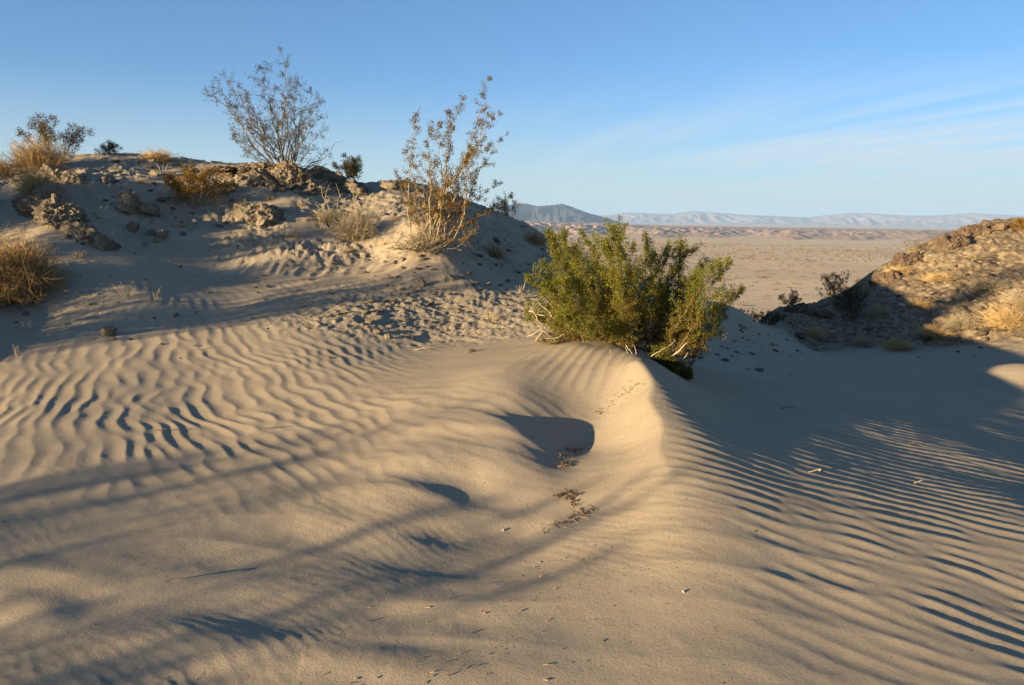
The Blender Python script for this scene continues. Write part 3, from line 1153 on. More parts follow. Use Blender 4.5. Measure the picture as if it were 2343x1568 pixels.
link('dead_twigs', _me, WOOD_PALE, bushB, (-0.25, -0.15, 0.0))

# the big green creosote on the dune
bC = foot(1440, 7.15)
C_TIPS = [(1255, 536), (1274, 544), (1293, 541), (1316, 570), (1338, 536), (1371, 550), (1358, 575), (1402, 518), (1418, 522), (1441, 564), (1393, 558), (1477, 553), (1496, 583), (1513, 575), (1530, 566),
          (1556, 555), (1577, 566), (1618, 597), (1638, 603), (1657, 600), (1688, 661), (1663, 675), (1649, 722), (1630, 758), (1593, 805), (1605, 778), (1213, 633), (1238, 628), (1210, 703), (1216, 722),
          (1255, 772), (1288, 766), (1249, 611), (1427, 805), (1393, 814), (1510, 828), (1540, 700), (1480, 640), (1420, 660), (1350, 650), (1300, 640), (1280, 690), (1330, 720), (1460, 720), (1560, 640), (1590, 700), (1250, 670),
          (1510, 660), (1390, 700), (1575, 760), (1600, 650), (1580, 690), (1620, 700), (1560, 700), (1600, 740), (1545, 745), (1500, 760), (1450, 760), (1400, 750), (1350, 690), (1290, 720), (1320, 760), (1260, 700), (1535, 620), (1450, 610), (1380, 620), (1320, 610), (1590, 625), (1270, 600)]
tC = []
for px, py in C_TIPS:
    t = at_depth(px, py + 12, bC[1] + RNG.normal() * 0.38)
    fx = 1440 + (px - 1440) * 0.33 + RNG.normal() * 25
    f0 = foot(fx, bC[1] + RNG.normal() * 0.15)
    tC.append((*t, *f0))
oC = dict(r=0.0085, bare=0.20, twigs=3, twig_p=0.95, twig_len=0.19, leaves=3.7, leaf=0.0142, kink=0.006, splay=0.10, bend=0.07, levels=2, sub=2, lift=0.34, follow=1.0, scatter=0.011, seg=0.075)
bushC = shrub('creosote_bush', 'big dense green creosote bush on the dune crest in the middle', 'shrub', bC, tC, oC, m_wood('brown_stem', (0.08, 0.05, 0.03), (0.16, 0.11, 0.065)), LEAF, PAL_GREEN, 13)
# low sprigs spilling down the right flank
for q, (px, py, tpx, tpy) in enumerate([(1500, 828, 1535, 850), (1520, 838, 1570, 872), (1490, 822, 1512, 838)]):
    b0 = on_ground(px, py)
    sg, seats = grow_stem(np.random.RandomState(40 + q), b0 - bC + np.array([0, 0.1, 0.02]), at_depth(tpx, tpy - 8, b0[1] - 0.02) - bC, 0.005, dict(oC, bare=0.1, twig_len=0.12))
    v, f = tubes(sg)
    st = link('stem', mesh_from('stem', v, f), WOOD_BROWN, bushC)
    r = np.random.RandomState(50 + q)
    P = np.array([p + r.normal(size=3) * 0.012 for p, dv in seats for _ in range(5)])
    D = np.array([dv * 0.6 + r.normal(size=3) * 0.7 for p, dv in seats for _ in range(5)])
    Cc = np.array([PAL_GREEN(r, 1.0) * 0.6 for _ in P])
    link('leaves', leaf_mesh('leaves', P, D, 0.017 * r.uniform(0.6, 1.3, len(P)), Cc, r), LEAF, st, kind='stuff')
# bleached dead sticks at its foot
for q, (x0, y0, x1, y1, rr) in enumerate([(1478, 826, 1525, 795, 0.006), (1490, 826, 1545, 778, 0.006), (1530, 820, 1572, 783, 0.010), (1556, 838, 1573, 807, 0.007), (1440, 828, 1430, 795, 0.005), (1425, 812, 1500, 820, 0.005), (1432, 790, 1450, 826, 0.005),
                                          (1410, 832, 1395, 800, 0.006), (1460, 822, 1452, 792, 0.005), (1262, 724, 1231, 690, 0.008), (1238, 740, 1212, 700, 0.007), (1260, 770, 1222, 735, 0.006), (1290, 765, 1240, 775, 0.006), (1225, 780, 1250, 745, 0.006), (1205, 770, 1240, 752, 0.006), (1280, 690, 1250, 655, 0.008), (1345, 770, 1335, 735, 0.006), (1210, 712, 1245, 722, 0.009)]):
    rr *= 0.7
    yb = bC[1] - 0.25 if x0 < 1400 else bC[1] - 0.55
    a, b = at_depth(x0, y0, yb) - bC, at_depth(x1, y1, yb - 0.05) - bC
    sg, _ = grow_stem(np.random.RandomState(60 + q), a, b, rr * 1.6, dict(twigs=1, twig_p=0.25, bare=0.4, twig_len=0.10, levels=1, rtip=rr * 0.5, kink=0.004, seg=0.05))
    v, f = tubes(sg)
    link('dead_stick', mesh_from('dead_stick', v, f), WOOD_PALE, bushC)


def simple_shrub(label, px, py, w, h, n, palette, wood, seed, Y=None, name='shrub', group=None, leaf=0.02, leaves=2.2, lean=0.0, cat='shrub', **kw):
    """round shrub: w,h in metres, foot at a picture point"""
    b = on_ground(px, py, Y) if Y is None else foot(px, Y)
    r = np.random.RandomState(seed)
    tips = []
    for i in range(n):
        a = r.uniform(0, 6.283)
        e = r.uniform(0.0, 1.0)
        s = math.sqrt(e)
        tips.append(b + np.array([math.cos(a) * s * w / 2 + lean, math.sin(a) * s * w / 2, h * (1 - 0.45 * e) * r.uniform(0.75, 1.05)]))
    o = dict(r=0.011, bare=0.3, twigs=2, twig_p=0.7, twig_len=0.28 * h, leaves=leaves, leaf=leaf, levels=2, sub=1, kink=0.01, scatter=0.02, sides=3)
    o.update(kw)
    return shrub(name, label, cat, b, tips, o, wood, LEAF if palette else None, palette, seed, group)


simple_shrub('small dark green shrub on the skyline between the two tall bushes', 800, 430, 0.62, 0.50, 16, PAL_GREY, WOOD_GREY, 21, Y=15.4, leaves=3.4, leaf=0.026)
simple_shrub('olive leafy shrub behind the golden bush at far left skyline', 125, 360, 1.15, 0.80, 20, PAL_OLIVE, WOOD_GREY, 22, Y=13.9, leaves=2.6, leaf=0.024)
simple_shrub('sparse low grey shrub on the left skyline beside the olive shrub', 250, 358, 0.5, 0.22, 12, PAL_GREY, WOOD_GREY, 23, Y=14.4, leaves=2.2, leaf=0.018)
simple_shrub('rust orange leafy shrub on the hill face left of the crest outcrop', 455, 470, 0.95, 0.62, 24, PAL_RUST, WOOD_PALE, 24, leaves=4.0, leaf=0.023, lean=0.05)
simple_shrub('reddish sparse shrub at the right end of the left hill skyline', 1165, 500, 0.7, 0.42, 14, PAL_RUST, WOOD_BROWN, 25, Y=16.3, leaves=1.6, leaf=0.02)
simple_shrub('brown twiggy shrub on the right hill edge above the gully', 1915, 685, 1.25, 0.85, 22, PAL_OLIVE, WOOD_BROWN, 26, Y=22.2, leaves=1.6, leaf=0.03)
simple_shrub('small brown shrub on the saddle just right of the green bush', 1705, 706, 0.62, 0.42, 14, PAL_OLIVE, WOOD_BROWN, 27, Y=18.5, leaves=1.4, leaf=0.026)
simple_shrub('low brown shrub on the rim between saddle and right hill', 1808, 698, 0.6, 0.38, 14, PAL_OLIVE, WOOD_BROWN, 28, Y=21.8, leaves=1.6, leaf=0.028)
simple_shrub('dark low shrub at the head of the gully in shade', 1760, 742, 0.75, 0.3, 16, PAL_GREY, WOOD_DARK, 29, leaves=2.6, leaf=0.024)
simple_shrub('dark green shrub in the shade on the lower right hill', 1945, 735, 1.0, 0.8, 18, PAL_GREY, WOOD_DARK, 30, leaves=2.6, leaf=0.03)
simple_shrub('orange brown shrub cut by the right frame edge on the skyline', 2340, 530, 1.0, 0.4, 18, PAL_RUST, WOOD_BROWN, 31, Y=23.6, leaves=2.6, leaf=0.03)
simple_shrub('thin pale shrub on the skyline of the right hill, left part', 2100, 590, 1.3, 0.32, 16, PAL_OLIVE, WOOD_TAN, 32, Y=23.7, leaves=0.9, leaf=0.02)


def dry_bush(label, px, py, rx, rz, n, wood, seed, Y=None, name='dry_bush', group=None, cat='dry bush', dx=0.0, **kw):
    b = on_ground(px, py, Y) if Y is None else foot(px, Y)
    me = twig_ball_mesh(name, np.random.RandomState(seed), rx, rz, n, **kw)
    return link(name, me, wood, None, (b[0] + dx, b[1], b[2]), label, cat, group)


dry_bush('golden rounded dry bush on the far left skyline', 92, 374, 0.55, 0.55, 520, WOOD_TAN, 71, Y=12.9, r0=0.0055, fuzz=3)
dry_bush('tan dry bush at the left frame edge on the skyline', 2, 392, 0.34, 0.42, 200, WOOD_TAN, 72, Y=12.6, r0=0.005, fuzz=2)
dry_bush('tan dry bush on the slope above the largest boulder', 85, 442, 0.38, 0.42, 380, WOOD_TAN, 73, r0=0.0045, fuzz=3)
dry_bush('large brown brush clump at the left frame edge below the boulders', 20, 672, 0.74, 0.74, 950, WOOD_BROWN, 74, r0=0.0072, fuzz=3, curl=0.5, up=0.0)
dry_bush('straw tuft at the foot of the tall bare bush', 662, 388, 0.36, 0.30, 300, WOOD_TAN, 75, Y=13.4, r0=0.004, fuzz=2)
dry_bush('pale dry bush on the left skyline beyond the slope', 365, 372, 0.42, 0.24, 240, WOOD_TAN, 76, Y=14.2, r0=0.005, fuzz=2)
dry_bush('straw ball bush in front of the grey stick bush', 812, 540, 0.46, 0.44, 480, WOOD_PALE, 77, r0=0.004, fuzz=2)
dry_bush('straw mat left of the straw ball bush', 755, 505, 0.34, 0.24, 240, WOOD_PALE, 78, r0=0.004, fuzz=2)
dry_bush('small straw tuft on the little dune hump of the hill', 668, 540, 0.20, 0.14, 80, WOOD_PALE, 79, r0=0.004, fuzz=1)
dry_bush('low straw tuft below the straw ball bush', 795, 573, 0.17, 0.11, 60, WOOD_PALE, 80, r0=0.004, fuzz=1)
dry_bush('straw tuft on the stony crust left of the green bush', 1128, 733, 0.17, 0.16, 55, WOOD_PALE, 81, r0=0.004, fuzz=1)
dry_bush('shaded olive dry bush on the dark flank of the left hill', 1128, 585, 0.26, 0.24, 150, WOOD_BROWN, 82, r0=0.004, fuzz=2)
dry_bush('grey brown dry bush on the flank near the green bush', 1222, 555, 0.34, 0.26, 170, WOOD_BROWN, 83, r0=0.004, fuzz=2)
# many small straw tufts of the hill, alike
tuft_kinds = [twig_ball_mesh('straw_tuft', np.random.RandomState(160 + k), 0.13, 0.13, 36, r0=0.0035, fuzz=1, curl=0.4) for k in range(3)]
for q, (px, py) in enumerate([(420, 455), (510, 440), (545, 470), (690, 470), (480, 400), (320, 420), (260, 440), (180, 590), (420, 520), (530, 515), (700, 505), (60, 470), (880, 560), (330, 560), (620, 455), (905, 505), (270, 395), (440, 410)]):
    b = on_ground(px, py, 14.0)
    o = link('straw_tuft', tuft_kinds[q % 3], WOOD_PALE if q % 2 else WOOD_TAN, None, b, 'small straw tuft dotted over the face of the left hill', 'dry bush', 'straw tufts on the left hill')
    o.rotation_euler = (0, 0, q * 1.7)
    o.scale = [0.6 + 0.7 * ((q * 37) % 10) / 10.0] * 3
# standing grey sticks
b0 = on_ground(790, 520)
tips = tips_of(b0, [(735, 430), (752, 425), (768, 420), (800, 425), (828, 435), (838, 455), (722, 468), (845, 480), (780, 445), (760, 480), (815, 450), (862, 470)], RNG, 0.12)
shrub('stick_bush', 'leafless pale stick bush standing left of the lanky creosote', 'dry bush', b0, tips, dict(r=0.009, bare=0.25, twigs=2, twig_p=0.6, twig_len=0.16, kink=0.012, levels=1, foot=0.14, rtip=0.003), WOOD_PALE, None, None, 84)
# tan brush on the right hill
right_brush = [(2050, 800, 0.55, 0.4, 'tan brush clump at the foot of the right hill, in shade'), (1975, 792, 0.42, 0.36, 'shaded tan brush clump at the foot of the right hill, leftmost'), (2140, 770, 0.6, 0.42, 'shaded brush clump low on the right hill beside the tan foot clump'),
               (2200, 755, 0.8, 0.6, 'tan brush clump crossing the shadow edge low on the right hill'), (2300, 745, 1.0, 0.75, 'big sunlit golden brush clump low on the right hill near the frame edge'), (2260, 660, 0.8, 0.5, 'sunlit golden brush clump in the middle of the right hill'),
               (2060, 625, 0.6, 0.32, 'straw brush just above the shadow edge on the right hill'), (2230, 590, 0.7, 0.3, 'sunlit straw brush high on the right hill below the skyline'), (2150, 640, 0.7, 0.3, 'straw brush along the shadow edge of the right hill'),
               (2010, 720, 0.5, 0.38, 'dark shaded brush high on the left part of the right hill'), (2100, 705, 0.55, 0.36, 'dim brush clump in the middle of the shaded right slope'), (2330, 690, 0.7, 0.5, 'golden brush at the right frame edge above the low clump'), (1860, 770, 0.5, 0.36, 'small shaded brush where gully and right hill meet')]
for q, (px, py, rx, rz, lab) in enumerate(right_brush):
    dry_bush(lab, px, py, rx * 0.8, rz * 0.8, 260, WOOD_PALE if q % 2 else WOOD_TAN, 100 + q, r0=0.006, fuzz=2)

# single dry twigs standing or lying on the sand
twig_spots = [(372, 400, 0.20, 1, 'forked white dead twig below the left skyline'), (150, 455, 0.2, 1, 'bleached twig leaning by the largest boulder'), (205, 445, 0.22, 1, 'upright bleached twig right of the largest boulder'), (222, 500, 0.16, 1, 'short twig in the shade between boulder and round outcrop'),
              (250, 560, 0.16, 1, 'thin upright twig below the lower outcrop'), (300, 580, 0.14, 1, 'dry weed stalk below the round stone'), (540, 545, 0.13, 1, 'thin dry stalk on the shaded toe of the hill'), (295, 680, 0.18, 1, 'straw weed at the upper edge of the ripples'),
              (355, 690, 0.15, 1, 'small dry weed on the ripples beside the straw weed'), (60, 705, 0.15, 1, 'dry stalk on the sand below the brown brush clump'), (40, 815, 0.12, 1, 'small dry weed on the ripples at the left frame edge'), (55, 760, 0.12, 1, 'thin weed at left, above the small weed'),
              (1190, 670, 0.15, 1, 'thin grey twig on the crust left of the green bush'), (1080, 560, 0.16, 1, 'forked grey twig right of the lanky creosote foot'), (945, 800, 0.20, 0, 'forked white stick lying on the crust edge'), (400, 735, 0.12, 0, 'little fallen stick on the ripples'),
              (620, 985, 0.05, 0, 'dark splinter of wood lying in the rippled sand'), (400, 1338, 0.05, 0, 'small wiry twig on the near sand scarp'), (365, 990, 0.05, 0, 'curled dark twig in the rippled sand'), (1000, 665, 0.12, 0, 'pale stick on the upper crust'), (1060, 690, 0.10, 0, 'bent pale stick in the middle of the crust'),
              (470, 800, 0.05, 0, 'tiny stick amid the left ripples'), (1860, 1085, 0.03, 0, 'tiny orange twig on the right ripples'), (2100, 1110, 0.03, 0, 'tiny forked twig on the far right ripples'), (2090, 1020, 0.035, 0, 'tiny dark twig in the shaded right ripples'), (1800, 940, 0.05, 0, 'thin dark twig on the shaded sand right of the dune crest')]
for q, (px, py, L, up, lab) in enumerate(twig_spots):
    r = np.random.RandomState(200 + q)
    b = on_ground(px, py, 14.4)
    segs = []
    for s_ in range(5 if up else 1):
        if up:
            tp = np.array([r.normal() * 0.45 * L, r.normal() * 0.3 * L, L * r.uniform(0.6, 1.1)])
            p0 = np.array([0, 0, -0.03])
        else:
            a = r.uniform(-0.6, 0.6)
            p0 = np.array([-math.cos(a) * L, -math.sin(a) * L * 0.4, 0.012])
            tp = np.array([math.cos(a) * L, math.sin(a) * L * 0.4, 0.03])
        sg, _ = grow_stem(r, p0, tp, 0.0035 + 0.015 * L, dict(twigs=1, twig_p=0.5, bare=0.3, twig_len=0.35 * L, levels=1, seg=L / 5, kink=0.02 * L, rtip=0.002))
        segs += sg
    v, f = tubes(segs)
    link('dry_twig', mesh_from('dry_twig', v, f), WOOD_PALE if q not in (16, 17, 18, 24, 25) else WOOD_DARK, None, b, lab, 'twig')

# ------------------------------------------------------------------ stones
def stone(label, px, py, w, h, seed, mat=None, sub=4, depth=None, sink=0.25, rz=None, name='boulder', cat='rock', group=None, Y=None, rough=0.35, pits=0.14, **kw):
    """w,h: visible width and height in metres, foot at picture point"""
    b = on_ground(px, py, Y)
    d = depth or w * 0.8
    me = stone_mesh(name, seed, sub, (w / 2, d / 2, h / 2 * (1 + sink)), rough, pits, **kw)
    r = np.random.RandomState(seed)
    o = link(name, me, mat or STONE_TAN, None, (b[0], b[1] + d * 0.35, b[2] + h / 2 * (1 - sink)), label, cat, group)
    o.rotation_euler = (r.uniform(-0.12, 0.12), r.uniform(-0.12, 0.12), 0 if rz is None else rz)
    return o


def outcrop(label, px, py, w, h, n, seed, mat=None, depth=None, Y=None, name='rock_outcrop'):
    """a heap of knobbly stones grown together; every stone is a part"""
    b = on_ground(px, py, Y)
    r = np.random.RandomState(seed)
    d = depth or w * 0.7
    root = link(name, None, None, None, b + np.array([0, d * 0.3, 0]), label, 'rock')
    kinds = [stone_mesh('stone', seed * 7 + k, 3, (1, 1, 1), 0.4, 0.16) for k in range(4)]
    for k in kinds:
        k.materials.append(mat or STONE_TAN)
    # the mass of the outcrop: a few big knobbly lumps, half sunk
    nm = max(2, int(round(w / (h + 0.15))))
    for i in range(nm):
        me = stone_mesh('mass', seed * 11 + i, 4, (w / nm * r.uniform(0.75, 1.0), d / 2 * r.uniform(0.7, 1.0), h * r.uniform(0.75, 1.05)), 0.42, 0.22, 4, 1.7)
        x = (i + 0.5) / nm * w - w / 2 + r.normal() * 0.04
        y = r.normal() * d * 0.10
        o = link('mass', me, mat or STONE_TAN, root, (x, y, ground_z(root.location[0] + x, root.location[1] + y) - root.location[2] - h * 0.08))
        o.rotation_euler = (r.uniform(-0.2, 0.2), r.uniform(-0.2, 0.2), r.uniform(-0.6, 0.6))
    for i in range(n):
        a = r.uniform(0, 6.283)
        e = math.sqrt(r.uniform(0.0, 1.3))
        s = min(w, 0.9) * r.uniform(0.035, 0.11)
        x, y = math.cos(a) * e * w / 2, math.sin(a) * e * d / 2
        zz = ground_z(root.location[0] + x, root.location[1] + y) - root.location[2] + h * max(0, 1 - e * e) * r.uniform(0.4, 0.9)
        o = link('stone', kinds[i % 4], None, root, (x, y, zz))
        o.scale = (s, s * r.uniform(0.7, 1.0), s * r.uniform(0.5, 0.8))
        o.rotation_euler = (r.uniform(-0.5, 0.5), r.uniform(-0.5, 0.5), r.uniform(0, 6.28))
    return root


stone('largest pitted boulder on the left hill, with an overhang', 128, 522, 0.60, 0.40, 301, sub=5, depth=0.6, rough=0.45, pits=0.2, freq=1.6)
stone('rugged boulder leaning against the left side of the largest boulder', 72, 500, 0.50, 0.34, 302, sub=5, rough=0.45, pits=0.2)
stone('upper pitted boulder resting behind the largest boulder', 100, 462, 0.36, 0.26, 303, sub=4, pits=0.2)
outcrop('knobbly sandstone outcrop just right of the largest boulder', 200, 556, 0.55, 0.19, 30, 41, depth=0.4)
outcrop('pale knobbly outcrop near the top left of the hill', 140, 412, 0.55, 0.24, 18, 42, depth=0.4)
stone('pointed pitted boulder left of the rust orange shrub', 288, 490, 0.34, 0.34, 304, sub=5, pits=0.2)
stone('low dark boulder trailing right of the pointed boulder', 325, 492, 0.5, 0.22, 305, sub=4)
stone('rounded stone standing alone below the pointed boulder', 302, 532, 0.19, 0.15, 306, sub=4, rough=0.2, pits=0.06)
stone('small block right of the rounded stone', 345, 540, 0.13, 0.10, 307, sub=3)
stone('split tan block at the right of the stone trail', 368, 545, 0.15, 0.13, 308, sub=4)
stone('flat stone at the foot of the split tan block', 360, 556, 0.18, 0.08, 309, sub=3)
stone('small stone below the knobbly outcrop', 232, 572, 0.12, 0.09, 310, sub=3)
stone('low stone in the shade at the centre of the hill', 240, 420, 0.26, 0.13, 311, sub=3)
stone('small tan stone high on the hill beside the forked twig', 352, 402, 0.17, 0.11, 312, sub=3)
outcrop('big knobbly outcrop under the tall bare bush', 655, 432, 1.1, 0.26, 80, 43, depth=0.7)
outcrop('low rough outcrop with sand drifted over its right side', 595, 508, 0.62, 0.20, 40, 44, depth=0.5)
outcrop('scattered knobs on the crest left of the tall bare bush', 560, 402, 0.85, 0.08, 50, 45, depth=0.8)
outcrop('dark broken ledge below the dark green skyline shrub', 770, 430, 0.8, 0.18, 30, 46, depth=0.6, mat=STONE_TAN)
stone('smooth dark rock on the skyline right of the crest outcrop', 725, 408, 0.42, 0.22, 313, sub=4, Y=14.6, rough=0.25, pits=0.08)
stone('small pyramid rock on the ridge skyline left of the lanky creosote', 892, 434, 0.36, 0.18, 314, sub=3, Y=16.9)
stone('square little stone on the slope above the low rough outcrop', 562, 463, 0.10, 0.09, 315, sub=2)
stone('single dark clod sitting on the left ripples', 243, 770, 0.16, 0.11, 316, sub=4, pits=0.2)
stone('pale stone at the upper edge of the crust below the lanky creosote', 920, 600, 0.10, 0.07, 317, sub=3)
stone('pale rounded stone on the lower edge of the crust', 886, 776, 0.085, 0.06, 318, sub=3, rough=0.2)
stone('flat clod left of the pale rounded stone on the crust', 862, 764, 0.10, 0.05, 319, sub=3)
stone('pale clod in the upper middle of the crust', 965, 657, 0.12, 0.09, 320, sub=3)
stone('white pebble on the shaded right ripples', 1876, 1080, 0.022, 0.02, 321, sub=2, mat=STONE_PALE, name='pebble', cat='pebble')
stone('tiny white pebble on the smooth dune shoulder', 1564, 1357, 0.016, 0.012, 322, sub=2, mat=STONE_PALE, name='pebble', cat='pebble')
stone('grey pebble in front of the leaf litter of the hollow', 1151, 1216, 0.02, 0.015, 323, sub=2, mat=STONE_PALE, name='pebble', cat='pebble')
# clods of the crust and gravel of the slopes
clod_kinds = [stone_mesh('clod', 500 + k, 2, (1, 1, 0.62), 0.4, 0.15) for k in range(6)]
for k in clod_kinds:
    k.materials.append(STONE_TAN)
pale_kinds = [stone_mesh('clod_pale', 520 + k, 2, (1, 1, 0.62), 0.4, 0.15) for k in range(3)]
for k in pale_kinds:
    k.materials.append(STONE_PALE)
dark_kinds = [stone_mesh('rubble', 540 + k, 2, (1, 1, 0.7), 0.45, 0.15) for k in range(5)]
for k in dark_kinds:
    k.materials.append(STONE_DARK)


def scatter_clods(n, cx, cy, sx, sy, smin, smax, seed, label, group, kinds, name='clod', power=2.2, squash=1.0, stuff_n=0):
    r = np.random.RandomState(seed)
    for i in range(n):
        px, py = r.normal(cx, sx), r.normal(cy, sy)
        b = hit(px, py)
        if b is None or b[1] > 28:
            continue
        s = smin + (smax - smin) * r.uniform() ** power
        o = link(name, kinds[r.randint(len(kinds))], None, None, (b[0], b[1], b[2] + s * 0.18), label, 'clod' if name == 'clod' else 'rock', group)
        o.scale = (s * r.uniform(0.8, 1.4), s * r.uniform(0.7, 1.1), s * r.uniform(0.6, 1.0) * squash)
        o.rotation_euler = (r.uniform(-0.4, 0.4), r.uniform(-0.4, 0.4), r.uniform(0, 6.28))


scatter_clods(120, 960, 700, 160, 42, 0.012, 0.05, 601, 'small tan clod scattered on the rough crust left of the green bush', 'clods on the rough crust', clod_kinds)
scatter_clods(70, 350, 650, 230, 70, 0.012, 0.045, 602, 'small tan clod scattered on the sand at the toe of the left hill', 'clods at the toe of the left hill', clod_kinds)
scatter_clods(90, 400, 440, 220, 50, 0.02, 0.08, 603, 'small tan stone scattered over the face of the left hill', 'stones on the left hill face', clod_kinds, name='stone_fragment')
scatter_clods(70, 1120, 570, 70, 60, 0.015, 0.06, 604, 'dark clod in the shade on the right flank of the left hill', 'clods on the shaded flank', clod_kinds)
scatter_clods(45, 900, 595, 70, 28, 0.015, 0.05, 608, 'small tan clod on the sunlit rise left of the lanky creosote', 'clods on the sunlit rise', clod_kinds)
scatter_clods(60, 1720, 790, 60, 30, 0.012, 0.06, 605, 'small clod on the shaded slope right of the green bush', 'clods on the shaded slope', clod_kinds)
scatter_clods(80, 2150, 650, 150, 60, 0.04, 0.14, 606, 'angular dark rock fragment scattered on the right hill', 'rock fragments on the right hill', dark_kinds, name='rubble')
scatter_clods(60, 2200, 660, 120, 70, 0.03, 0.10, 607, 'pale angular stone scattered on the right hill', 'pale stones on the right hill', pale_kinds, name='rubble')
# ledges along the right skyline
for q, (px, py, w, h, lab) in enumerate([(2035, 640, 0.8, 0.55, 'dark upright ledge at the left end of the right skyline'), (2085, 600, 0.9, 0.5, 'dark broken ledge on the right skyline, second from left'), (2180, 560, 0.9, 0.5, 'brown jointed ledge on the right skyline below the summit'),
                                         (2225, 535, 0.9, 0.45, 'brown jointed ledge just left of the right summit'), (2270, 522, 0.7, 0.4, 'blocky summit ledge of the right hill'),                                         (1850, 715, 1.2, 0.35, 'dark ledge at the lower left tip of the right hill')]):
    outcrop(lab, px, py + 8, w * 0.85, h * 0.6, 14, 60 + q, mat=STONE_DARK, depth=w * 0.6, Y=23.2)

# ------------------------------------------------------------------ leaf litter in the hollow
def litter(label, pts, n, spread, seed, stick=1.0):
    r = np.random.RandomState(seed)
    P, D, C, segs = [], [], [], []
    c0 = hit(*pts[0])
    for i in range(n):
        k = r.randint(len(pts))
        px, py = pts[k][0] + r.normal() * spread, pts[k][1] + r.normal() * spread * 0.45
        b = hit(px, py)
        if b is None:
            continue
        b = b - c0 + np.array([0, 0, 0.004])
        if r.rand() < 0.94:
            P.append(b)
            D.append(np.array([r.normal(), r.normal(), 0.25 * abs(r.normal())]))
            C.append(np.array([(0.22, 0.12, 0.04), (0.15, 0.085, 0.035), (0.08, 0.05, 0.03), (0.28, 0.19, 0.09)][r.randint(4)]) * r.uniform(0.7, 1.2))
        else:
            a = r.uniform(0, 6.28)
            e = np.array([math.cos(a), math.sin(a) * 0.7, r.uniform(0, 0.2)]) * r.uniform(0.012, 0.04) * stick
            segs.append(np.concatenate([b - e, b + e, [0.0018, 0.0012]]))
    root = link('leaf_litter', None, None, None, c0, label, 'leaf litter')
    P, D, C = np.array(P), np.array(D), np.array(C)
    link('leaves', leaf_mesh('litter_leaves', P, D, r.uniform(0.006, 0.016, len(P)), C, r, 0.7), LEAF, root, kind='stuff')
    if segs:
        v, f = tubes(segs)
        link('twigs', mesh_from('litter_twigs', v, f), WOOD_TAN, root, kind='stuff')


litter('brown leaf litter at the rim of the crescent shadow in the hollow', [(1300, 1028), (1315, 1035), (1325, 1030), (1295, 1045), (1300, 1060), (1290, 1065)], 220, 9, 701)
litter('leaf litter with pale twigs in the middle of the hollow', [(1280, 1135), (1300, 1128), (1315, 1132), (1305, 1145), (1310, 1155)], 180, 7, 702)
litter('line of leaf bits along the front of the hollow', [(1250, 1208), (1270, 1203), (1290, 1198), (1310, 1185), (1330, 1175), (1350, 1165)], 130, 9, 703)
litter('thin trail of leaf bits under the mound at the top of the hollow', [(1460, 880), (1440, 890), (1430, 905), (1400, 925), (1375, 945)], 110, 10, 704)
litter('sparse bits of bark strewn over the near dune shoulder', [(1200, 1330), (1180, 1400), (1140, 1480), (1300, 1290), (900, 1380), (1000, 1550), (800, 1560), (1320, 1560)], 70, 55, 705, 0.3)

# loose grit on the near sand: too fine to pick apart
rg = np.random.RandomState(77)
gv, gf = ICO[1]
GV, GF = [], []
for i in range(420):
    px, py = rg.uniform(0, 2342), 930 + 640 * rg.uniform() ** 0.8
    if rg.rand() < 0.5:
        px, py = rg.normal(1330, 260), rg.normal(1230, 150)
    b = hit(px, py) if py < 1566 else None
    if b is None:
        continue
    s_ = rg.uniform(0.0009, 0.0026) * (1.0 + 0.8 * (rg.rand() < 0.06))
    GV.append(gv * np.array([s_ * rg.uniform(0.8, 1.8), s_ * rg.uniform(0.8, 1.8), s_ * 0.8]) + b + np.array([0, 0, s_ * 0.3]))
    GF.append(gf + len(gv) * len(GF))
link('grit', mesh_from('grit', np.concatenate(GV), np.concatenate(GF), False), m_stone('grit_grain', (0.06, 0.04, 0.025), (0.14, 0.095, 0.06), (0.25, 0.19, 0.13), 90), None, None, 'fine dark grit strewn over the near sand', 'grit', None, 'stuff')

# ------------------------------------------------------------------ shrubs of the plain
def plain_shrub_mesh(seed):
    r = np.random.RandomState(seed)
    n = 46
    P = r.normal(size=(n, 3)) * np.array([0.32, 0.32, 0.09]) + np.array([0, 0, 0.16])
    D = P - np.array([0, 0, -0.1]) + r.normal(size=(n, 3)) * 0.3
    me = leaf_mesh('plain_shrub', P, D, r.uniform(0.2, 0.42, n), np.tile(np.array([[0.30, 0.21, 0.12]]), (n, 1)) * r.uniform(0.6, 1.2, (n, 1)), r, 0.6)
    me.materials.append(LEAF)
    return me


ps_kinds = [plain_shrub_mesh(800 + k) for k in range(5)]
rp = np.random.RandomState(88)
cand = []
while len(cand) < 2300:
    a = math.radians(rp.uniform(-3, 36))
    rr_ = math.sqrt(rp.uniform(120 ** 2, 800 ** 2))
    x, y = math.sin(a) * rr_, math.cos(a) * rr_
    if rp.rand() < 0.45 + 0.55 * float(vnoise(np.array([x / 40]), np.array([y / 70]), 3)[0]) + 0.15:
        cand.append((rr_, x, y))
cand.sort()


def in_sight(x, y):
    d = math.hypot(x, y)
    for t in (14, 15, 16, 17, 18, 20, 21, 22, 23, 24, 25, 27):
        q = t / d
        zz = CAM[2] + (PLAIN_Z + 0.6 - CAM[2]) * q
        if zz < ground_z(x * q, y * q):
            return False
    return True


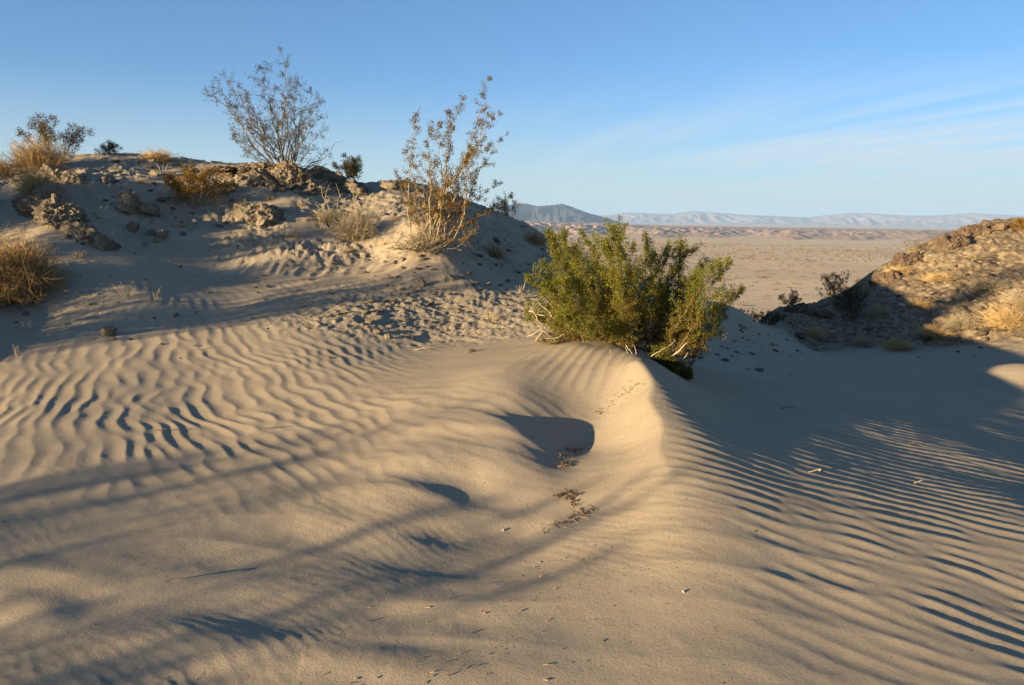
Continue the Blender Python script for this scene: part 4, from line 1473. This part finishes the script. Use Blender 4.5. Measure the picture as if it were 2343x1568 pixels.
seen = [c for c in cand if in_sight(c[1], c[2])]
near300, rest = seen[:300], seen[300:]
for i, (d, x, y) in enumerate(near300):
    s = rp.uniform(0.7, 1.5)
    o = link('plain_shrub', ps_kinds[i % 5], None, None, (x, y, float(plain_height(np.array(x), np.array(y))) - 0.05), 'small dry shrub dotting the wide desert plain beyond the gully', 'shrub', 'shrubs dotting the desert plain')
    o.scale = (s, s, s * rp.uniform(0.7, 1.1))
    o.rotation_euler = (0, 0, rp.uniform(0, 6.28))
VV, FF, CC = [], [], []
nv = 0
for (d, x, y) in rest:
    n = 14
    s = rp.uniform(0.8, 1.5)
    c = np.array([x, y, float(plain_height(np.array(x), np.array(y)))])
    P = c + s * (rp.normal(size=(n, 3)) * np.array([0.35, 0.35, 0.08]) + np.array([0, 0, 0.15]))
    A_, B_ = rp.normal(size=(n, 3)) * 0.22 * s, rp.normal(size=(n, 3)) * 0.22 * s
    V = np.stack([P - A_, P + B_, P + A_, P - B_], 1).reshape(-1, 3)
    VV.append(V)
    FF.append(np.arange(n * 4).reshape(n, 4) + nv)
    CC.append(np.tile(np.array([[0.30, 0.21, 0.12]]) * rp.uniform(0.6, 1.2), (n * 4, 1)))
    nv += n * 4
me = mesh_from('distant_shrubs', np.concatenate(VV), np.concatenate(FF), False)
set_col(me, 'tint', np.concatenate(CC))
link('distant_shrubs', me, LEAF, None, None, 'thousands of tiny dry shrubs fading into the far desert plain', 'shrubs', None, 'stuff')


# ------------------------------------------------------------------ shrubs left of and behind the camera: their long shadows cross the sand
def copy_tree(o, parent=None):
    c = o.copy()
    COL.objects.link(c)
    if parent is not None:
        c.parent = parent
    for ch in o.children:
        copy_tree(ch, c)
    return c


for q, (src, x, y, s_, rz) in enumerate([(bushA, -10.6, -1.9, 1.0, 1.0), (bushA, -11.4, -3.0, 1.0, 2.2), (bushB, -9.3, -3.0, 0.9, 0.4), (bushA, -11.8, 7.6, 0.95, 2.0), (bushA, -13.2, 9.0, 1.0, 3.0), (bushB, -13.2, 6.4, 0.8, 4.0), (bushB, -9.7, 6.7, 0.8, 0.5), (bushB, -10.9, 5.8, 0.9, 1.5), (bushA, -8.9, 4.5, 1.05, 3.3), (bushA, -9.9, 4.0, 1.15, 5.0)]):
    c = copy_tree(src)
    c.location = (x, y, ground_z(x, y))
    c.rotation_euler = (0, 0, rz)
    c.scale = (s_, s_, s_)
    c['label'] = ['airy creosote bush outside the left frame edge, nearest its shadow streak', 'airy creosote bush outside the frame behind the camera', 'lanky creosote bush outside the frame behind the camera, smallest', 'airy creosote bush outside the frame left of the golden bush',
                  'airy creosote bush outside the frame far left on the hill', 'lanky creosote bush outside the frame left of the brown brush clump', 'slim lanky creosote bush outside the frame just left of the brown brush clump', 'slim lanky creosote bush outside the frame, behind the other slim one', 'tall creosote bush outside the frame level with the left ripples', 'tall creosote bush outside the frame beyond the one level with the ripples'][q]
off_kinds = [twig_ball_mesh('dry_bush', np.random.RandomState(900 + q), 1.0, 1.0, 600, r0=0.010, fuzz=3) for q in range(2)]
for q, (x, y, rx, rz_) in enumerate([(-13.6, 5.0, 0.9, 0.6), (-8.7, 9.2, 0.75, 1.0), (-9.6, 9.0, 0.8, 1.2), (-5.0, -0.1, 0.8, 0.62), (-11.4, 9.0, 0.9, 0.5), (-9.8, -1.7, 1.2, 1.3), (-12.6, -3.6, 1.5, 1.9), (-11.2, -4.6, 1.2, 1.5)]):
    o = link('dry_bush', off_kinds[q % 2], WOOD_BROWN, None, (x, y, ground_z(x, y)), ['dense brush clump outside the left frame edge beside the brown clump', 'dense brush clump outside the frame upslope at left', 'dense brush clump outside the frame far left', 'low brush clump outside the frame left of the camera', 'dense brush clump outside the frame highest at left', 'tall brush clump outside the frame between the two airy bushes', 'tallest brush clump outside the frame behind the camera', 'brush clump outside the frame farthest behind the camera'][q], 'dry bush')
    o.scale = (rx, rx, rz_)
    o.rotation_euler = (0, 0, q * 1.3)
